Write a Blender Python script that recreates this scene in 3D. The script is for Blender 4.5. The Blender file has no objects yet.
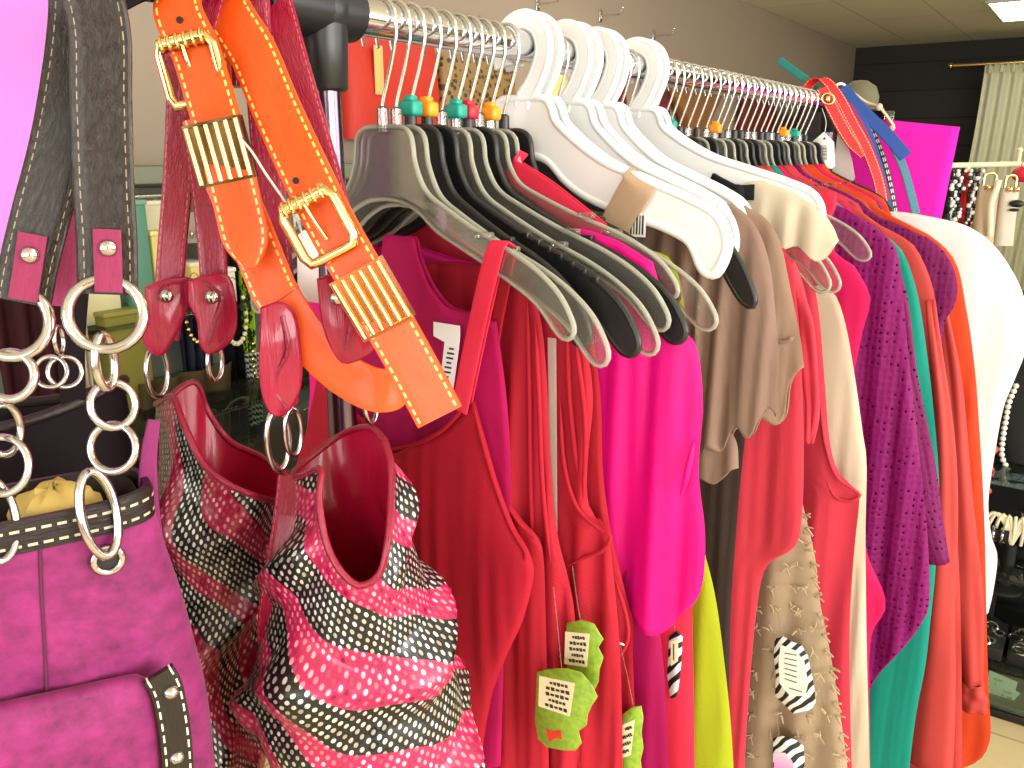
import bpy, bmesh, math, random
from mathutils import Vector, Matrix
random.seed(7)
pi = math.pi
C = bpy.context.scene.collection
# ------------------------------------------------------------------ camera
TH, PT, F = math.radians(34.4), math.radians(15.0), 852.0
CAM = Vector((0.534, 0.0, 1.40))
cd = bpy.data.cameras.new('camera'); cam = bpy.data.objects.new('camera', cd); C.objects.link(cam)
cam.location = CAM; cam.rotation_euler = (math.radians(90) - PT, 0, TH)
cd.sensor_width = 36; cd.lens = F / 1024 * 36; cd.clip_start = .01
cd.dof.use_dof = False
bpy.context.scene.camera = cam
RT = Vector((math.cos(TH), math.sin(TH), 0)); FW = Vector((-math.sin(TH), math.cos(TH), 0)); UPV = Vector((0, 0, 1))
def ray(px, py):
    r, u = px - 512, 384 - py
    return RT * r + FW * (F * math.cos(PT) + u * math.sin(PT)) + UPV * (u * math.cos(PT) - F * math.sin(PT))
def hit(px, py, p0, n):                      # a measured point of the photograph taken to a real plane of the shop
    d = ray(px, py); return CAM + d * ((p0 - CAM).dot(n) / d.dot(n))
def AY(px, py, Y): return hit(px, py, Vector((0, Y, 0)), Vector((0, 1, 0)))
def AX(px, py, X): return hit(px, py, Vector((X, 0, 0)), Vector((1, 0, 0)))
def AZ(px, py, Z): return hit(px, py, Vector((0, 0, Z)), Vector((0, 0, 1)))
def AD(px, py, d): return CAM + ray(px, py) * (d / F)
def XZ(Y, pts): return [(lambda p: (p.x, p.z))(AY(a, b, Y)) for a, b in pts]
# ------------------------------------------------------------------ objects
BASE = {}
def tag(o, label=None, cat=None, group=None, kind=None):
    if label: o['label'] = label
    if cat: o['category'] = cat
    if group: o['group'] = group
    if kind: o['kind'] = kind
    return o
def thing(name, label, cat, loc=(0, 0, 0), group=None):
    o = bpy.data.objects.new(name, None); C.objects.link(o); o.location = loc
    o.empty_display_size = .02
    BASE[o.name] = Vector(loc); return tag(o, label, cat, group)
def cr(pts, n):                               # Catmull-Rom resample to n points
    pts = [Vector(p) for p in pts]
    if len(pts) == 2: return [pts[0].lerp(pts[1], i / (n - 1)) for i in range(n)]
    P = [pts[0] * 2 - pts[1]] + pts + [pts[-1] * 2 - pts[-2]]
    dense = []
    for i in range(1, len(P) - 2):
        p0, p1, p2, p3 = P[i - 1:i + 3]
        for k in range(14):
            t = k / 14
            dense.append(.5 * ((2 * p1) + (p2 - p0) * t + (2 * p0 - 5 * p1 + 4 * p2 - p3) * t * t + (3 * p1 - p0 - 3 * p2 + p3) * t ** 3))
    dense.append(P[-2]); L = [0]
    for a, b in zip(dense, dense[1:]): L.append(L[-1] + (b - a).length)
    out, j = [], 0
    for i in range(n):
        s = L[-1] * i / (n - 1)
        while j < len(L) - 2 and L[j + 1] < s: j += 1
        d = L[j + 1] - L[j]
        out.append(dense[j].lerp(dense[j + 1], 0 if d < 1e-9 else (s - L[j]) / d))
    return out
def lin(a, b, t): return a + (b - a) * t
def sm(a, b, x):
    t = min(1, max(0, (x - a) / (b - a))); return t * t * (3 - 2 * t)
class G:
    def __init__(s): s.v, s.f, s.uv = [], [], []
    def add(s, co, uv=(0, 0)): s.v.append(Vector(co)); s.uv.append(uv); return len(s.v) - 1
    def grid(s, nu, nv, fn, closeu=False, capv=(False, False)):   # fn(i,j) -> co, uv
        b = len(s.v)
        for j in range(nv):
            for i in range(nu):
                c, uv = fn(i, j); s.add(c, uv)
        m = nu if closeu else nu - 1
        for j in range(nv - 1):
            for i in range(m):
                k = (i + 1) % nu
                s.f.append((b + j * nu + i, b + j * nu + k, b + (j + 1) * nu + k, b + (j + 1) * nu + i))
        if capv[0]: s.f.append([b + i for i in range(nu)][::-1])
        if capv[1]: s.f.append([b + (nv - 1) * nu + i for i in range(nu)])
        return s
    def tube(s, pts, r, n=10, m=None, closed=False, res=True):
        P = cr(pts, m or max(8, len(pts) * 6)) if res else [Vector(p) for p in pts]
        N = len(P); fr = []; up = None; L = 0
        for i in range(N):
            a = P[(i - 1) % N] if (closed or i) else P[0]; b_ = P[(i + 1) % N] if (closed or i < N - 1) else P[-1]
            t = (b_ - a).normalized()
            if up is None:
                up = t.cross(Vector((0, 0, 1)))
                if up.length < .1: up = t.cross(Vector((0, 1, 0)))
            up = (up - t * up.dot(t)).normalized(); w = t.cross(up)
            if i: L += (P[i] - P[i - 1]).length
            fr.append((P[i], up.copy(), w, L, r(i / (N - 1)) if callable(r) else r))
        b0 = len(s.v)
        for p, u, w, L, R in fr:
            for k in range(n):
                a = 2 * pi * k / n; s.add(p + (u * math.cos(a) + w * math.sin(a)) * R, (L, k / n))
        for i in range(N if closed else N - 1):
            for k in range(n):
                j = (i + 1) % N; q = (k + 1) % n
                s.f.append((b0 + i * n + k, b0 + i * n + q, b0 + j * n + q, b0 + j * n + k))
        if not closed:
            s.f.append([b0 + k for k in range(n)][::-1]); s.f.append([b0 + (N - 1) * n + k for k in range(n)])
        return s
    def ribbon(s, pts, wdir, width, th, m=None, crown=.0, res=True):   # strap with rounded edges; uv = (metres along, 0..1 across)
        P = cr(pts, m or max(10, len(pts) * 7)) if res else [Vector(p) for p in pts]
        N = len(P); L = 0
        WD = cr(wdir, N) if isinstance(wdir, list) else [Vector(wdir)] * N
        prof = [(-1, 0), (-.97, .75), (-.86, 1), (-.5, 1 + crown), (0, 1 + crown * 1.3), (.5, 1 + crown), (.86, 1), (.97, .75),
                (1, 0), (.97, -.75), (.86, -1), (.5, -1), (0, -1), (-.5, -1), (-.86, -1), (-.97, -.75)]
        n = len(prof); b0 = len(s.v)
        for i in range(N):
            t = (P[min(N - 1, i + 1)] - P[max(0, i - 1)]).normalized()
            w = WD[i]; w = (w - t * w.dot(t)).normalized(); nn = w.cross(t).normalized()
            if i: L += (P[i] - P[i - 1]).length
            W = (width(i / (N - 1)) if callable(width) else width) / 2
            for a, c in prof: s.add(P[i] + w * (a * W) + nn * (c * th / 2), (L, .5 + .5 * a))
        for i in range(N - 1):
            for k in range(n):
                q = (k + 1) % n
                s.f.append((b0 + i * n + k, b0 + i * n + q, b0 + (i + 1) * n + q, b0 + (i + 1) * n + k))
        s.f.append([b0 + k for k in range(n)][::-1]); s.f.append([b0 + (N - 1) * n + k for k in range(n)])
        return s
    def box(s, c, d, bev=0, M=None):
        c = Vector(c); hx, hy, hz = [x / 2 for x in d]; b0 = len(s.v)
        e = min(bev, hx * .9, hy * .9, hz * .9)
        bm = bmesh.new(); bmesh.ops.create_cube(bm, size=1)
        for v in bm.verts: v.co = Vector((v.co.x * d[0], v.co.y * d[1], v.co.z * d[2]))
        if e > 0: bmesh.ops.bevel(bm, geom=bm.edges[:], offset=e, segments=2, affect='EDGES', profile=.5)
        bm.verts.index_update()
        for v in bm.verts:
            p = (M @ v.co if M else v.co) + c
            s.add(p, (v.co.x + v.co.y, v.co.z))
        for f in bm.faces: s.f.append([b0 + v.index for v in f.verts])
        bm.free(); return s
    def plate(s, poly, frame, th, bev=0):       # outline in (a,b) -> frame(a,b,off); extruded thickness th, small bevel
        n = len(poly); b0 = len(s.v)
        area = sum(poly[i][0] * poly[(i + 1) % n][1] - poly[(i + 1) % n][0] * poly[i][1] for i in range(n))
        if area < 0: poly = poly[::-1]
        cx = []
        for i in range(n):
            a, b, c = Vector(poly[i - 1]), Vector(poly[i]), Vector(poly[(i + 1) % n])
            t = (c - a); t = t.normalized() if t.length > 1e-9 else Vector((1, 0)); cx.append((b + Vector((-t.y, t.x)) * bev))
        h = th / 2
        lv = [(cx, -h), (poly, -h + bev), (poly, h - bev), (cx, h)] if bev else [(poly, -h), (poly, h)]
        for pl, o in lv:
            for p in pl: s.add(frame(p[0], p[1], o), (p[0], p[1]))
        for q in range(len(lv) - 1):
            for i in range(n):
                j = (i + 1) % n
                s.f.append((b0 + q * n + i, b0 + q * n + j, b0 + (q + 1) * n + j, b0 + (q + 1) * n + i))
        s.f.append([b0 + i for i in range(n)][::-1]); s.f.append([b0 + (len(lv) - 1) * n + i for i in range(n)])
        return s
    def lathe(s, prof, o, ax=(0, 0, 1), n=20):     # (r,h) rings about ax through o
        ax = Vector(ax).normalized(); u = ax.cross(Vector((1, 0, 0)))
        if u.length < .1: u = ax.cross(Vector((0, 1, 0)))
        u.normalize(); w = ax.cross(u); o = Vector(o)
        return s.grid(n, len(prof), lambda i, j: (o + ax * prof[j][1] + (u * math.cos(2 * pi * i / n) + w * math.sin(2 * pi * i / n)) * max(prof[j][0], 1e-5), (i / n, prof[j][1])), True, (True, True))
    def ball(s, c, r, n=12, sq=(1, 1, 1)):
        c = Vector(c)
        def fn(i, j):
            a = 2 * pi * i / n; b = -pi / 2 + pi * j / (n // 2)
            return c + Vector((r * sq[0] * math.cos(a) * math.cos(b), r * sq[1] * math.sin(a) * math.cos(b), r * sq[2] * math.sin(b))), (i / n, j / n)
        return s.grid(n, n // 2 + 1, fn, True)
    def torus(s, c, nrm, R, r, sx=1.0, up=(0, 0, 1), n=28, m=9, a0=0, a1=2 * pi):
        nrm = Vector(nrm).normalized(); up = Vector(up); v = (up - nrm * up.dot(nrm)).normalized(); u = v.cross(nrm); c = Vector(c)
        full = abs(a1 - a0 - 2 * pi) < 1e-6
        k = n if full else n + 1
        P = [c + u * (R * sx * math.cos(a0 + (a1 - a0) * i / n)) + v * (R * math.sin(a0 + (a1 - a0) * i / n)) for i in range(k)]
        return s.tube(P, r, m, closed=full, res=False)
def part(name, g, mat, parent=None, label=None, smooth=True, solid=0, weld=True, kind=None, sub=0, angle=50):
    me = bpy.data.meshes.new(name)
    b = Vector((0, 0, 0))
    if parent is not None: b = BASE[parent.name]
    me.from_pydata([v - b for v in g.v], [], [list(f) for f in g.f])
    ul = me.uv_layers.new(name='UVMap')
    for l in me.loops: ul.data[l.index].uv = g.uv[l.vertex_index]
    bm = bmesh.new(); bm.from_mesh(me)
    if weld: bmesh.ops.remove_doubles(bm, verts=bm.verts, dist=1e-5)
    bmesh.ops.recalc_face_normals(bm, faces=bm.faces); bm.to_mesh(me); bm.free()
    me.materials.append(mat)
    if smooth:
        me.polygons.foreach_set('use_smooth', [True] * len(me.polygons))
        me.set_sharp_from_angle(angle=math.radians(angle))
    o = bpy.data.objects.new(name, me); C.objects.link(o)
    if parent is not None: o.parent = parent
    BASE[o.name] = b
    if solid:
        md = o.modifiers.new('cloth', 'SOLIDIFY'); md.thickness = solid; md.offset = 0
    if label: o['label'] = label
    if kind: o['kind'] = kind
    return o
def single(name, g, mat, label, cat, group=None, kind=None, **k):
    return tag(part(name, g, mat, None, **k), label, cat, group, kind)
def struct(name, g, mat, parent=None, **k):
    o = part(name, g, mat, parent, **k)
    if parent is None: o['kind'] = 'structure'
    return o
# ------------------------------------------------------------------ materials
def s2l(c): return [((x / 255) / 12.92 if x / 255 <= .04045 else ((x / 255 + .055) / 1.055) ** 2.4) for x in c] + [1]
class N:
    def __init__(s, name):
        s.m = bpy.data.materials.new(name); s.m.use_nodes = True; s.t = s.m.node_tree; s.n = s.t.nodes
        s.bs = s.n['Principled BSDF']; s.out = s.n['Material Output']
    def new(s, t, **k):
        x = s.n.new(t)
        for a, v in k.items(): setattr(x, a, v)
        return x
    def l(s, a, b): s.t.links.new(a, b)
    def set(s, nd, **k):
        for a, v in k.items(): nd.inputs[a.replace('_', ' ')].default_value = v
        return nd
    def uv(s, sc=(1, 1, 1), rot=0):
        c = s.new('ShaderNodeTexCoord'); mp = s.new('ShaderNodeMapping'); s.l(c.outputs['UV'], mp.inputs[0])
        mp.inputs['Scale'].default_value = sc; mp.inputs['Rotation'].default_value = (0, 0, rot); return mp.outputs[0]
    def ob(s, sc=(1, 1, 1)):
        c = s.new('ShaderNodeTexCoord'); mp = s.new('ShaderNodeMapping'); s.l(c.outputs['Object'], mp.inputs[0])
        mp.inputs['Scale'].default_value = sc; return mp.outputs[0]
    def math(s, op, a, b=None, c=None):
        x = s.new('ShaderNodeMath', operation=op)
        for i, q in enumerate((a, b, c)):
            if q is None: continue
            if isinstance(q, (int, float)): x.inputs[i].default_value = q
            else: s.l(q, x.inputs[i])
        return x.outputs[0]
    def mix(s, f, a, b):
        x = s.new('ShaderNodeMix', data_type='RGBA')
        for i, q in ((0, f), (6, a), (7, b)):
            if hasattr(q, 'links') or isinstance(q, bpy.types.NodeSocket): s.l(q, x.inputs[i])
            else: x.inputs[i].default_value = q
        return x.outputs[2]
    def noise(s, vec, scale, detail=2, rough=.5, dist=0):
        x = s.new('ShaderNodeTexNoise'); s.l(vec, x.inputs['Vector'])
        s.set(x, Scale=scale, Detail=detail, Roughness=rough, Distortion=dist); return x.outputs['Fac']
    def bump(s, h, st=.3, d=.001, prev=None):
        x = s.new('ShaderNodeBump'); s.set(x, Strength=st, Distance=d); s.l(h, x.inputs['Height'])
        if prev is not None: s.l(prev, x.inputs['Normal'])
        s.l(x.outputs[0], s.bs.inputs['Normal']); return x.outputs[0]
    def split(s, vec):
        x = s.new('ShaderNodeSeparateXYZ'); s.l(vec, x.inputs[0]); return x.outputs
def plain(name, col, rough=.5, metal=0, **k):
    a = N(name); a.set(a.bs, Base_Color=s2l(col), Roughness=rough, Metallic=metal)
    for q, v in k.items(): a.bs.inputs[q.replace('_', ' ')].default_value = v
    nz = a.noise(a.ob(), 60, 2)
    a.bump(nz, .05, .0005); return a.m
def cloth(name, col, rough=.75, sheen=.25, weave=900, bump=.25, var=.10, crinkle=0, trans=0.12):
    a = N(name); uv = a.uv()
    big = a.noise(uv, 9, 3); c1 = s2l(col); c2 = [x * (1 - var * 2.2) for x in c1[:3]] + [1]
    a.l(a.mix(big, c2, c1), a.bs.inputs['Base Color'])
    a.set(a.bs, Roughness=rough, Sheen_Weight=sheen, Sheen_Roughness=.4, Specular_IOR_Level=.25)
    a.bs.inputs['Sheen Tint'].default_value = c1
    w = a.new('ShaderNodeTexWave', wave_type='BANDS', bands_direction='DIAGONAL'); a.l(uv, w.inputs[0]); a.set(w, Scale=weave / 6, Distortion=1.5, Detail=1)
    b = a.bump(w.outputs['Fac'], bump, .0003)
    if crinkle: a.bump(a.noise(a.uv((30, 6, 1)), 4, 4, .6), crinkle, .004, b)
    if trans:
        tr = a.new('ShaderNodeBsdfTranslucent'); tr.inputs[0].default_value = c1
        mx = a.new('ShaderNodeMixShader'); mx.inputs[0].default_value = trans
        a.l(a.bs.outputs[0], mx.inputs[1]); a.l(tr.outputs[0], mx.inputs[2]); a.l(mx.outputs[0], a.out.inputs[0])
    return a.m
def knit(name, col):                           # openwork knit: real holes
    a = N(name); uv = a.uv()
    v = a.new('ShaderNodeTexVoronoi', feature='F1', distance='EUCLIDEAN'); a.l(a.uv((1, .8, 1)), v.inputs['Vector']); a.set(v, Scale=105, Randomness=.25)
    bandn = a.noise(a.uv((3, 9, 1)), 1.0, 2); zone = a.math('GREATER_THAN', bandn, .47)
    hole = a.math('MULTIPLY', a.math('LESS_THAN', v.outputs['Distance'], .17), zone)
    c1 = s2l(col); c2 = [x * .62 for x in c1[:3]] + [1]
    a.l(a.mix(a.noise(uv, 420, 2), c2, c1), a.bs.inputs['Base Color'])
    a.set(a.bs, Roughness=.65, Specular_IOR_Level=.25)
    a.bump(v.outputs['Distance'], .8, .002)
    tr = a.new('ShaderNodeBsdfTransparent'); mx = a.new('ShaderNodeMixShader')
    a.l(hole, mx.inputs[0]); a.l(a.bs.outputs[0], mx.inputs[1]); a.l(tr.outputs[0], mx.inputs[2]); a.l(mx.outputs[0], a.out.inputs[0])
    return a.m
def leather(name, col, rough=.35, crinkle=.5, stitch=None, edge=.10, coat=.0, scale=1.0, spec=.35, crs=(60, 7, 1), dash=.0065, swid=.022):
    a = N(name); uv = a.uv(); c1 = s2l(col); c2 = [x * .55 for x in c1[:3]] + [1]
    n1 = a.noise(a.uv(crs), scale, 4, .6, 1.2)
    base = a.mix(n1, c2, c1)
    if stitch:
        x, y, z = a.split(uv)
        dv = a.math('ABSOLUTE', a.math('SUBTRACT', a.math('ABSOLUTE', a.math('SUBTRACT', y, .5)), .5 - edge))
        m = a.math('MULTIPLY', a.math('LESS_THAN', dv, swid), a.math('LESS_THAN', a.math('FRACT', a.math('DIVIDE', x, dash)), .62))
        base = a.mix(m, base, s2l(stitch))
    a.l(base, a.bs.inputs['Base Color'])
    a.set(a.bs, Roughness=rough, Coat_Weight=coat, Coat_Roughness=.12, Specular_IOR_Level=spec)
    a.bump(n1, crinkle, .002); return a.m
def sequin(name, pink, seed=0, rot=.5, sc=11):
    a = N(name)
    uv = a.uv()
    v = a.new('ShaderNodeTexVoronoi', feature='F1'); a.l(a.uv((1, 1, 1), .6), v.inputs['Vector']); a.set(v, Scale=158, Randomness=.14)
    dot = a.math('LESS_THAN', v.outputs['Distance'], .30)
    c = a.new('ShaderNodeSeparateColor'); a.l(v.outputs['Color'], c.inputs[0]); rnd = c.outputs[0]
    w = a.new('ShaderNodeTexWave', wave_type='BANDS', bands_direction='Y'); mp = a.uv((1, 1, 1), rot)
    md = a.new('ShaderNodeVectorMath', operation='ADD'); a.l(mp, md.inputs[0]); md.inputs[1].default_value = (seed, seed * .7, 0)
    a.l(md.outputs[0], w.inputs[0]); a.set(w, Scale=sc * .55, Distortion=6.5, Detail=1.8, Detail_Scale=1.0)
    zeb = a.math('GREATER_THAN', w.outputs['Fac'], .60)
    pk = s2l(pink); pkd = [x * .5 for x in pk[:3]] + [1]; pk_glint = [min(1, x * 1.3 + .42) for x in pk[:3]] + [1]
    pinkc = a.mix(dot, pk, a.mix(rnd, pkd, pk_glint))  # glints painted in
    blackc = a.mix(dot, s2l((18, 16, 20)), a.mix(rnd, s2l((150, 145, 130)), s2l((225, 222, 210))))
    a.l(a.mix(zeb, blackc, pinkc), a.bs.inputs['Base Color'])
    a.l(a.math('MULTIPLY_ADD', rnd, .25, .22), a.bs.inputs['Roughness'])
    a.l(a.math('MULTIPLY', dot, .35), a.bs.inputs['Metallic'])
    # every sequin sits at its own tilt
    nm = a.new('ShaderNodeBump'); a.set(nm, Strength=.7, Distance=.0012); a.l(a.math('MULTIPLY', dot, a.math('ADD', rnd, .3)), nm.inputs['Height']); a.l(nm.outputs[0], a.bs.inputs['Normal'])
    return a.m
def clearm(name, tint=(235, 238, 225), base=.10, rough=.08):        # thin clear plastic or glass: see-through with a Fresnel sheen
    a = N(name); a.n.remove(a.bs)
    tr = a.new('ShaderNodeBsdfTransparent'); tr.inputs[0].default_value = s2l(tint)
    gl = a.new('ShaderNodeBsdfGlossy'); gl.inputs['Roughness'].default_value = rough
    df = a.new('ShaderNodeBsdfDiffuse'); df.inputs[0].default_value = s2l((246, 246, 230))
    fr = a.new('ShaderNodeFresnel'); fr.inputs[0].default_value = 1.5
    m1 = a.new('ShaderNodeMixShader'); m2 = a.new('ShaderNodeMixShader')
    m2.inputs[0].default_value = base
    a.l(fr.outputs[0], m1.inputs[0]); a.l(tr.outputs[0], m1.inputs[1]); a.l(gl.outputs[0], m1.inputs[2])
    a.l(m1.outputs[0], m2.inputs[1]); a.l(df.outputs[0], m2.inputs[2]); a.l(m2.outputs[0], a.out.inputs[0]); return a.m
chrome = plain('chrome', (225, 225, 228), .12, 1); steel = plain('nickel', (190, 186, 186), .16, 1); gold = plain('pale gold metal', (235, 205, 140), .18, 1)
wire = plain('hook wire', (215, 216, 220), .2, 1)
blackp = plain('black plastic', (22, 22, 24), .38); whitep = plain('white plastic', (238, 240, 242), .35)
clearp = clearm('clear plastic', (251, 251, 248), .045); cleare = clearm('clear plastic rim', (250, 250, 240), .27, .06)
glass = clearm('cabinet glass', (225, 240, 235), .01, .02)
teal_p = plain('teal marker plastic', (10, 150, 130), .4); orange_p = plain('orange marker plastic', (250, 150, 20), .4); red_p = plain('red marker plastic', (205, 25, 50), .4)
paper_w = plain('white card', (240, 240, 238), .7)
ink = plain('dark ink', (45, 42, 40), .7)
# ================================================================== the room
def tiles(name, col, sx, sy, gap=.006, grout=(70, 66, 56), rough=.8):
    a = N(name); b = a.new('ShaderNodeTexBrick', offset=0.0)
    a.l(a.uv(), b.inputs['Vector']); a.set(b, Scale=1.0, Mortar_Size=gap, Brick_Width=sx, Row_Height=sy, Bias=0)
    c = s2l(col); b.inputs['Color1'].default_value = c; b.inputs['Color2'].default_value = [x * .93 for x in c[:3]] + [1]; b.inputs['Mortar'].default_value = s2l(grout)
    nz = a.noise(a.uv(), 30, 3)
    a.l(a.mix(a.math('MULTIPLY', nz, .25), b.outputs['Color'], s2l(grout)), a.bs.inputs['Base Color']); a.set(a.bs, Roughness=rough); a.bump(b.outputs['Fac'], .2, .002); return a.m
m_floor = tiles('beige floor tile', (214, 196, 150), .6, .6, .004, (170, 150, 108), .45)
m_ceil = tiles('ceiling tile', (228, 224, 204), 1.2, .6, .010, (196, 190, 168), .9)
m_wall = plain('taupe wall paint', (166, 151, 134), .85)
m_dark = N('black slatwall')
_x, _y, _z = m_dark.split(m_dark.uv())
_g = m_dark.math('LESS_THAN', m_dark.math('FRACT', m_dark.math('DIVIDE', _y, .30)), .06)
m_dark.l(m_dark.mix(_g, s2l((40, 37, 36)), s2l((16, 15, 15))), m_dark.bs.inputs['Base Color']); m_dark.set(m_dark.bs, Roughness=.7)
m_dark.bump(_g, .4, .01); m_dark = m_dark.m
m_trim = plain('window frame paint', (200, 198, 190), .5)
X0, X1, Y0, Y1, H = -2.12, 4.2, -3.2, 10.9, 2.6
def flat(a, b, c, d):
    g = G(); a, b, c, d = map(Vector, (a, b, c, d)); w, h = (b - a).length, (d - a).length
    for p, u in ((a, (0, 0)), (b, (w, 0)), (c, (w, h)), (d, (0, h))): g.add(p, u)
    g.f.append((0, 1, 2, 3)); return g
def slab(x0, x1, y0, y1, z0, z1): return G().box(((x0 + x1) / 2, (y0 + y1) / 2, (z0 + z1) / 2), (x1 - x0, y1 - y0, z1 - z0))
struct('floor', flat((X0, Y0, 0), (X1, Y0, 0), (X1, Y1, 0), (X0, Y1, 0)), m_floor)
struct('ceiling', flat((X0, Y0, H), (X0, Y1, H), (X1, Y1, H), (X1, Y0, H)), m_ceil)
struct('wall_left', flat((X0, Y1, 0), (X0, Y0, 0), (X0, Y0, H), (X0, Y1, H)), m_wall)
struct('wall_back', flat((X0, Y1, 0), (X1, Y1, 0), (X1, Y1, H), (X0, Y1, H)), m_dark)
def wall_open(name, fn, L, wins, sill, head):           # wall along s in 0..L with window openings
    g = G(); s0 = 0
    for a, b in wins:
        for q in ((s0, a, 0, H), (a, b, 0, sill), (a, b, head, H)):
            k = len(g.v)
            for s, z in ((q[0], q[2]), (q[1], q[2]), (q[1], q[3]), (q[0], q[3])): g.add(fn(s, z), (s, z))
            g.f.append((k, k + 1, k + 2, k + 3))
        s0 = b
    k = len(g.v)
    for s, z in ((s0, 0), (L, 0), (L, H), (s0, H)): g.add(fn(s, z), (s, z))
    g.f.append((k, k + 1, k + 2, k + 3))
    struct(name, g, m_wall, weld=False)
WR = [(2.2, 4.9), (5.5, 8.2)]; WF = [(.3, 2.9), (3.4, 6.0)]
wall_open('wall_right', lambda s, z: (X1, Y0 + s, z), Y1 - Y0, WR, .75, 2.4)
wall_open('wall_front', lambda s, z: (X0 + s, Y0, z), X1 - X0, WF, .5, 2.4)
def win(n, a, b, sill, head, fn, ax):
    fr = G()
    for s0_, s1_, z0, z1 in ((a, b, sill, sill + .06), (a, b, head - .06, head), (a, a + .06, sill + .06, head - .06), (b - .06, b, sill + .06, head - .06), ((a + b) / 2 - .03, (a + b) / 2 + .03, sill + .06, head - .06)):
        p, q = fn(s0_, z0), fn(s1_, z1); c = (Vector(p) + Vector(q)) / 2
        fr.box(c, (abs(q[0] - p[0]) or .08, abs(q[1] - p[1]) or .08, q[2] - p[2]), .008)
    o = struct('window_%d' % n, fr, m_trim)
    g = G(); p, q = fn(a + .03, sill + .03), fn(b - .03, head - .03); c = (Vector(p) + Vector(q)) / 2
    g.box(c, (abs(q[0] - p[0]) or .006, abs(q[1] - p[1]) or .006, q[2] - p[2])); part('glass_pane', g, glass, o)
for i, (a, b) in enumerate(WR): win(1 + i, a, b, .75, 2.4, lambda s, z: (X1, Y0 + s, z), 1)
for i, (a, b) in enumerate(WF): win(3 + i, a, b, .5, 2.4, lambda s, z: (X0 + s, Y0, z), 0)
bbm = plain('black baseboard', (30, 28, 27), .5)
struct('baseboard_left', slab(X0, X0 + .015, Y0, Y1, 0, .1), bbm); struct('baseboard_back', slab(X0 + .02, X1, Y1 - .015, Y1, 0, .1), bbm)
# ceiling lights (the near one reaches into the top right corner)
em = N('lit diffuser'); em.n.remove(em.bs); _e = em.new('ShaderNodeEmission'); _e.inputs[0].default_value = (1, .95, .84, 1); _e.inputs[1].default_value = 7.0; em.l(_e.outputs[0], em.out.inputs[0]); em = em.m
def troffer(x, y, lab):
    t = thing('ceiling_light', lab, 'ceiling light', (x, y, H), 'fluorescent ceiling panels')
    fr = G()
    for cx, cy, dx, dy in ((0, .61, .64, .04), (0, -.61, .64, .04), (.31, 0, .02, 1.18), (-.31, 0, .02, 1.18)): fr.box((x + cx, y + cy, H - .012), (dx, dy, .024), .003)
    part('frame', fr, m_trim, t); part('diffuser', G().box((x, y, H - .012), (.60, 1.18, .012), .002), em, t)
troffer(-.19, 8.85, 'bright fluorescent panel in the ceiling at the top right of the photo')
for x_, y_, l_ in ((1.35, 1.1, 'added unseen fluorescent panel right of the rack, above the camera'), (1.35, 4.2, 'added unseen fluorescent panel over the aisle beyond the rack'), (-.9, 4.2, 'added unseen fluorescent panel between rack and taupe wall')): troffer(x_, y_, l_)  # unseen panels added to light the rack from above
# pegs on the taupe wall
for px, py, lab in ((600, 16, 'middle chrome peg high on the taupe wall'), (653, 36, 'chrome peg on the taupe wall nearest the far dark corner'), (537, 4, 'chrome peg on the taupe wall nearest the camera')):
    p = AX(px, py, X0); g = G().tube([p, p + Vector((.12, 0, 0)), p + Vector((.15, 0, .03))], .006); g.ball(p + Vector((.15, 0, .035)), .010)
    g.box(p + Vector((.004, 0, 0)), (.008, .03, .07), .002)
    single('wall_peg', g, chrome, lab, 'hook', 'display pegs on the taupe wall')
# ================================================================== the garment rack
ZR, RR = 1.512, .0155
rack = thing('garment_rack', 'chrome garment rack with black corner sleeve that the clothes hang on', 'clothes rack', (0, .513, 0))
part('rail', G().tube([(0, .06, ZR), (0, 2.06, ZR)], RR, 24, 2, res=False), chrome, rack)
AB = Vector((.1135, .2485, 1.503)); ABD = Vector((.58, .81, 0)).normalized(); ABM = Vector((.81, -.58, 0)).normalized()
part('accessory_bar', G().tube([(0, .07, ZR), (.018, .10, ZR - .003), AB - ABD * .10, AB, AB + ABD * .07, AB + ABD * .078 + Vector((0, 0, .012))], .006, 12, 50), chrome, rack)
for Y in (.513, 2.02):
    sl = G().lathe([(.019, -.068), (.0225, -.066), (.0235, 0), (.0225, .032), (.019, .034)], (0, Y, ZR), (0, 1, 0), 24)
    sl.lathe([(.0165, -.062), (.0185, -.060), (.020, -.025), (.0215, 0)], (0, Y, ZR), (0, 0, 1), 24)
    sl.ball((0, Y, ZR), .0245, 20)
    part('corner_sleeve', sl, blackp, rack, 'black plastic sleeve')
    part('post', G().tube([(0, Y, ZR - .055), (0, Y, .12)], .0128, 20, 2, res=False), plain('reflection-tinted chrome', (120, 104, 118), .2, 1), rack, 'reflection-tinted chrome upright')  # plain chrome post, its dark purple reflection put into the metal colour
    part('foot_bar', G().tube([(-.27, Y, .10), (.27, Y, .10)], .0125, 16, 2, res=False), chrome, rack)
    for x in (-.25, .25):
        w = part('caster', G().tube([(x, Y, .10), (x, Y, .055)], .008, 10, 2, res=False).box((x, Y, .052), (.03, .036, .03), .004), blackp, rack)
        part('wheel', G().lathe([(.015, -.012), (.028, -.011), (.030, 0), (.028, .011), (.015, .012)], (x, Y, .030), (1, 0, 0)), blackp, w)
part('side_bar', G().tube([(0, .53, .13), (0, 2.02, .13)], .0125, 16, 2, res=False), chrome, rack)
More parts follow.
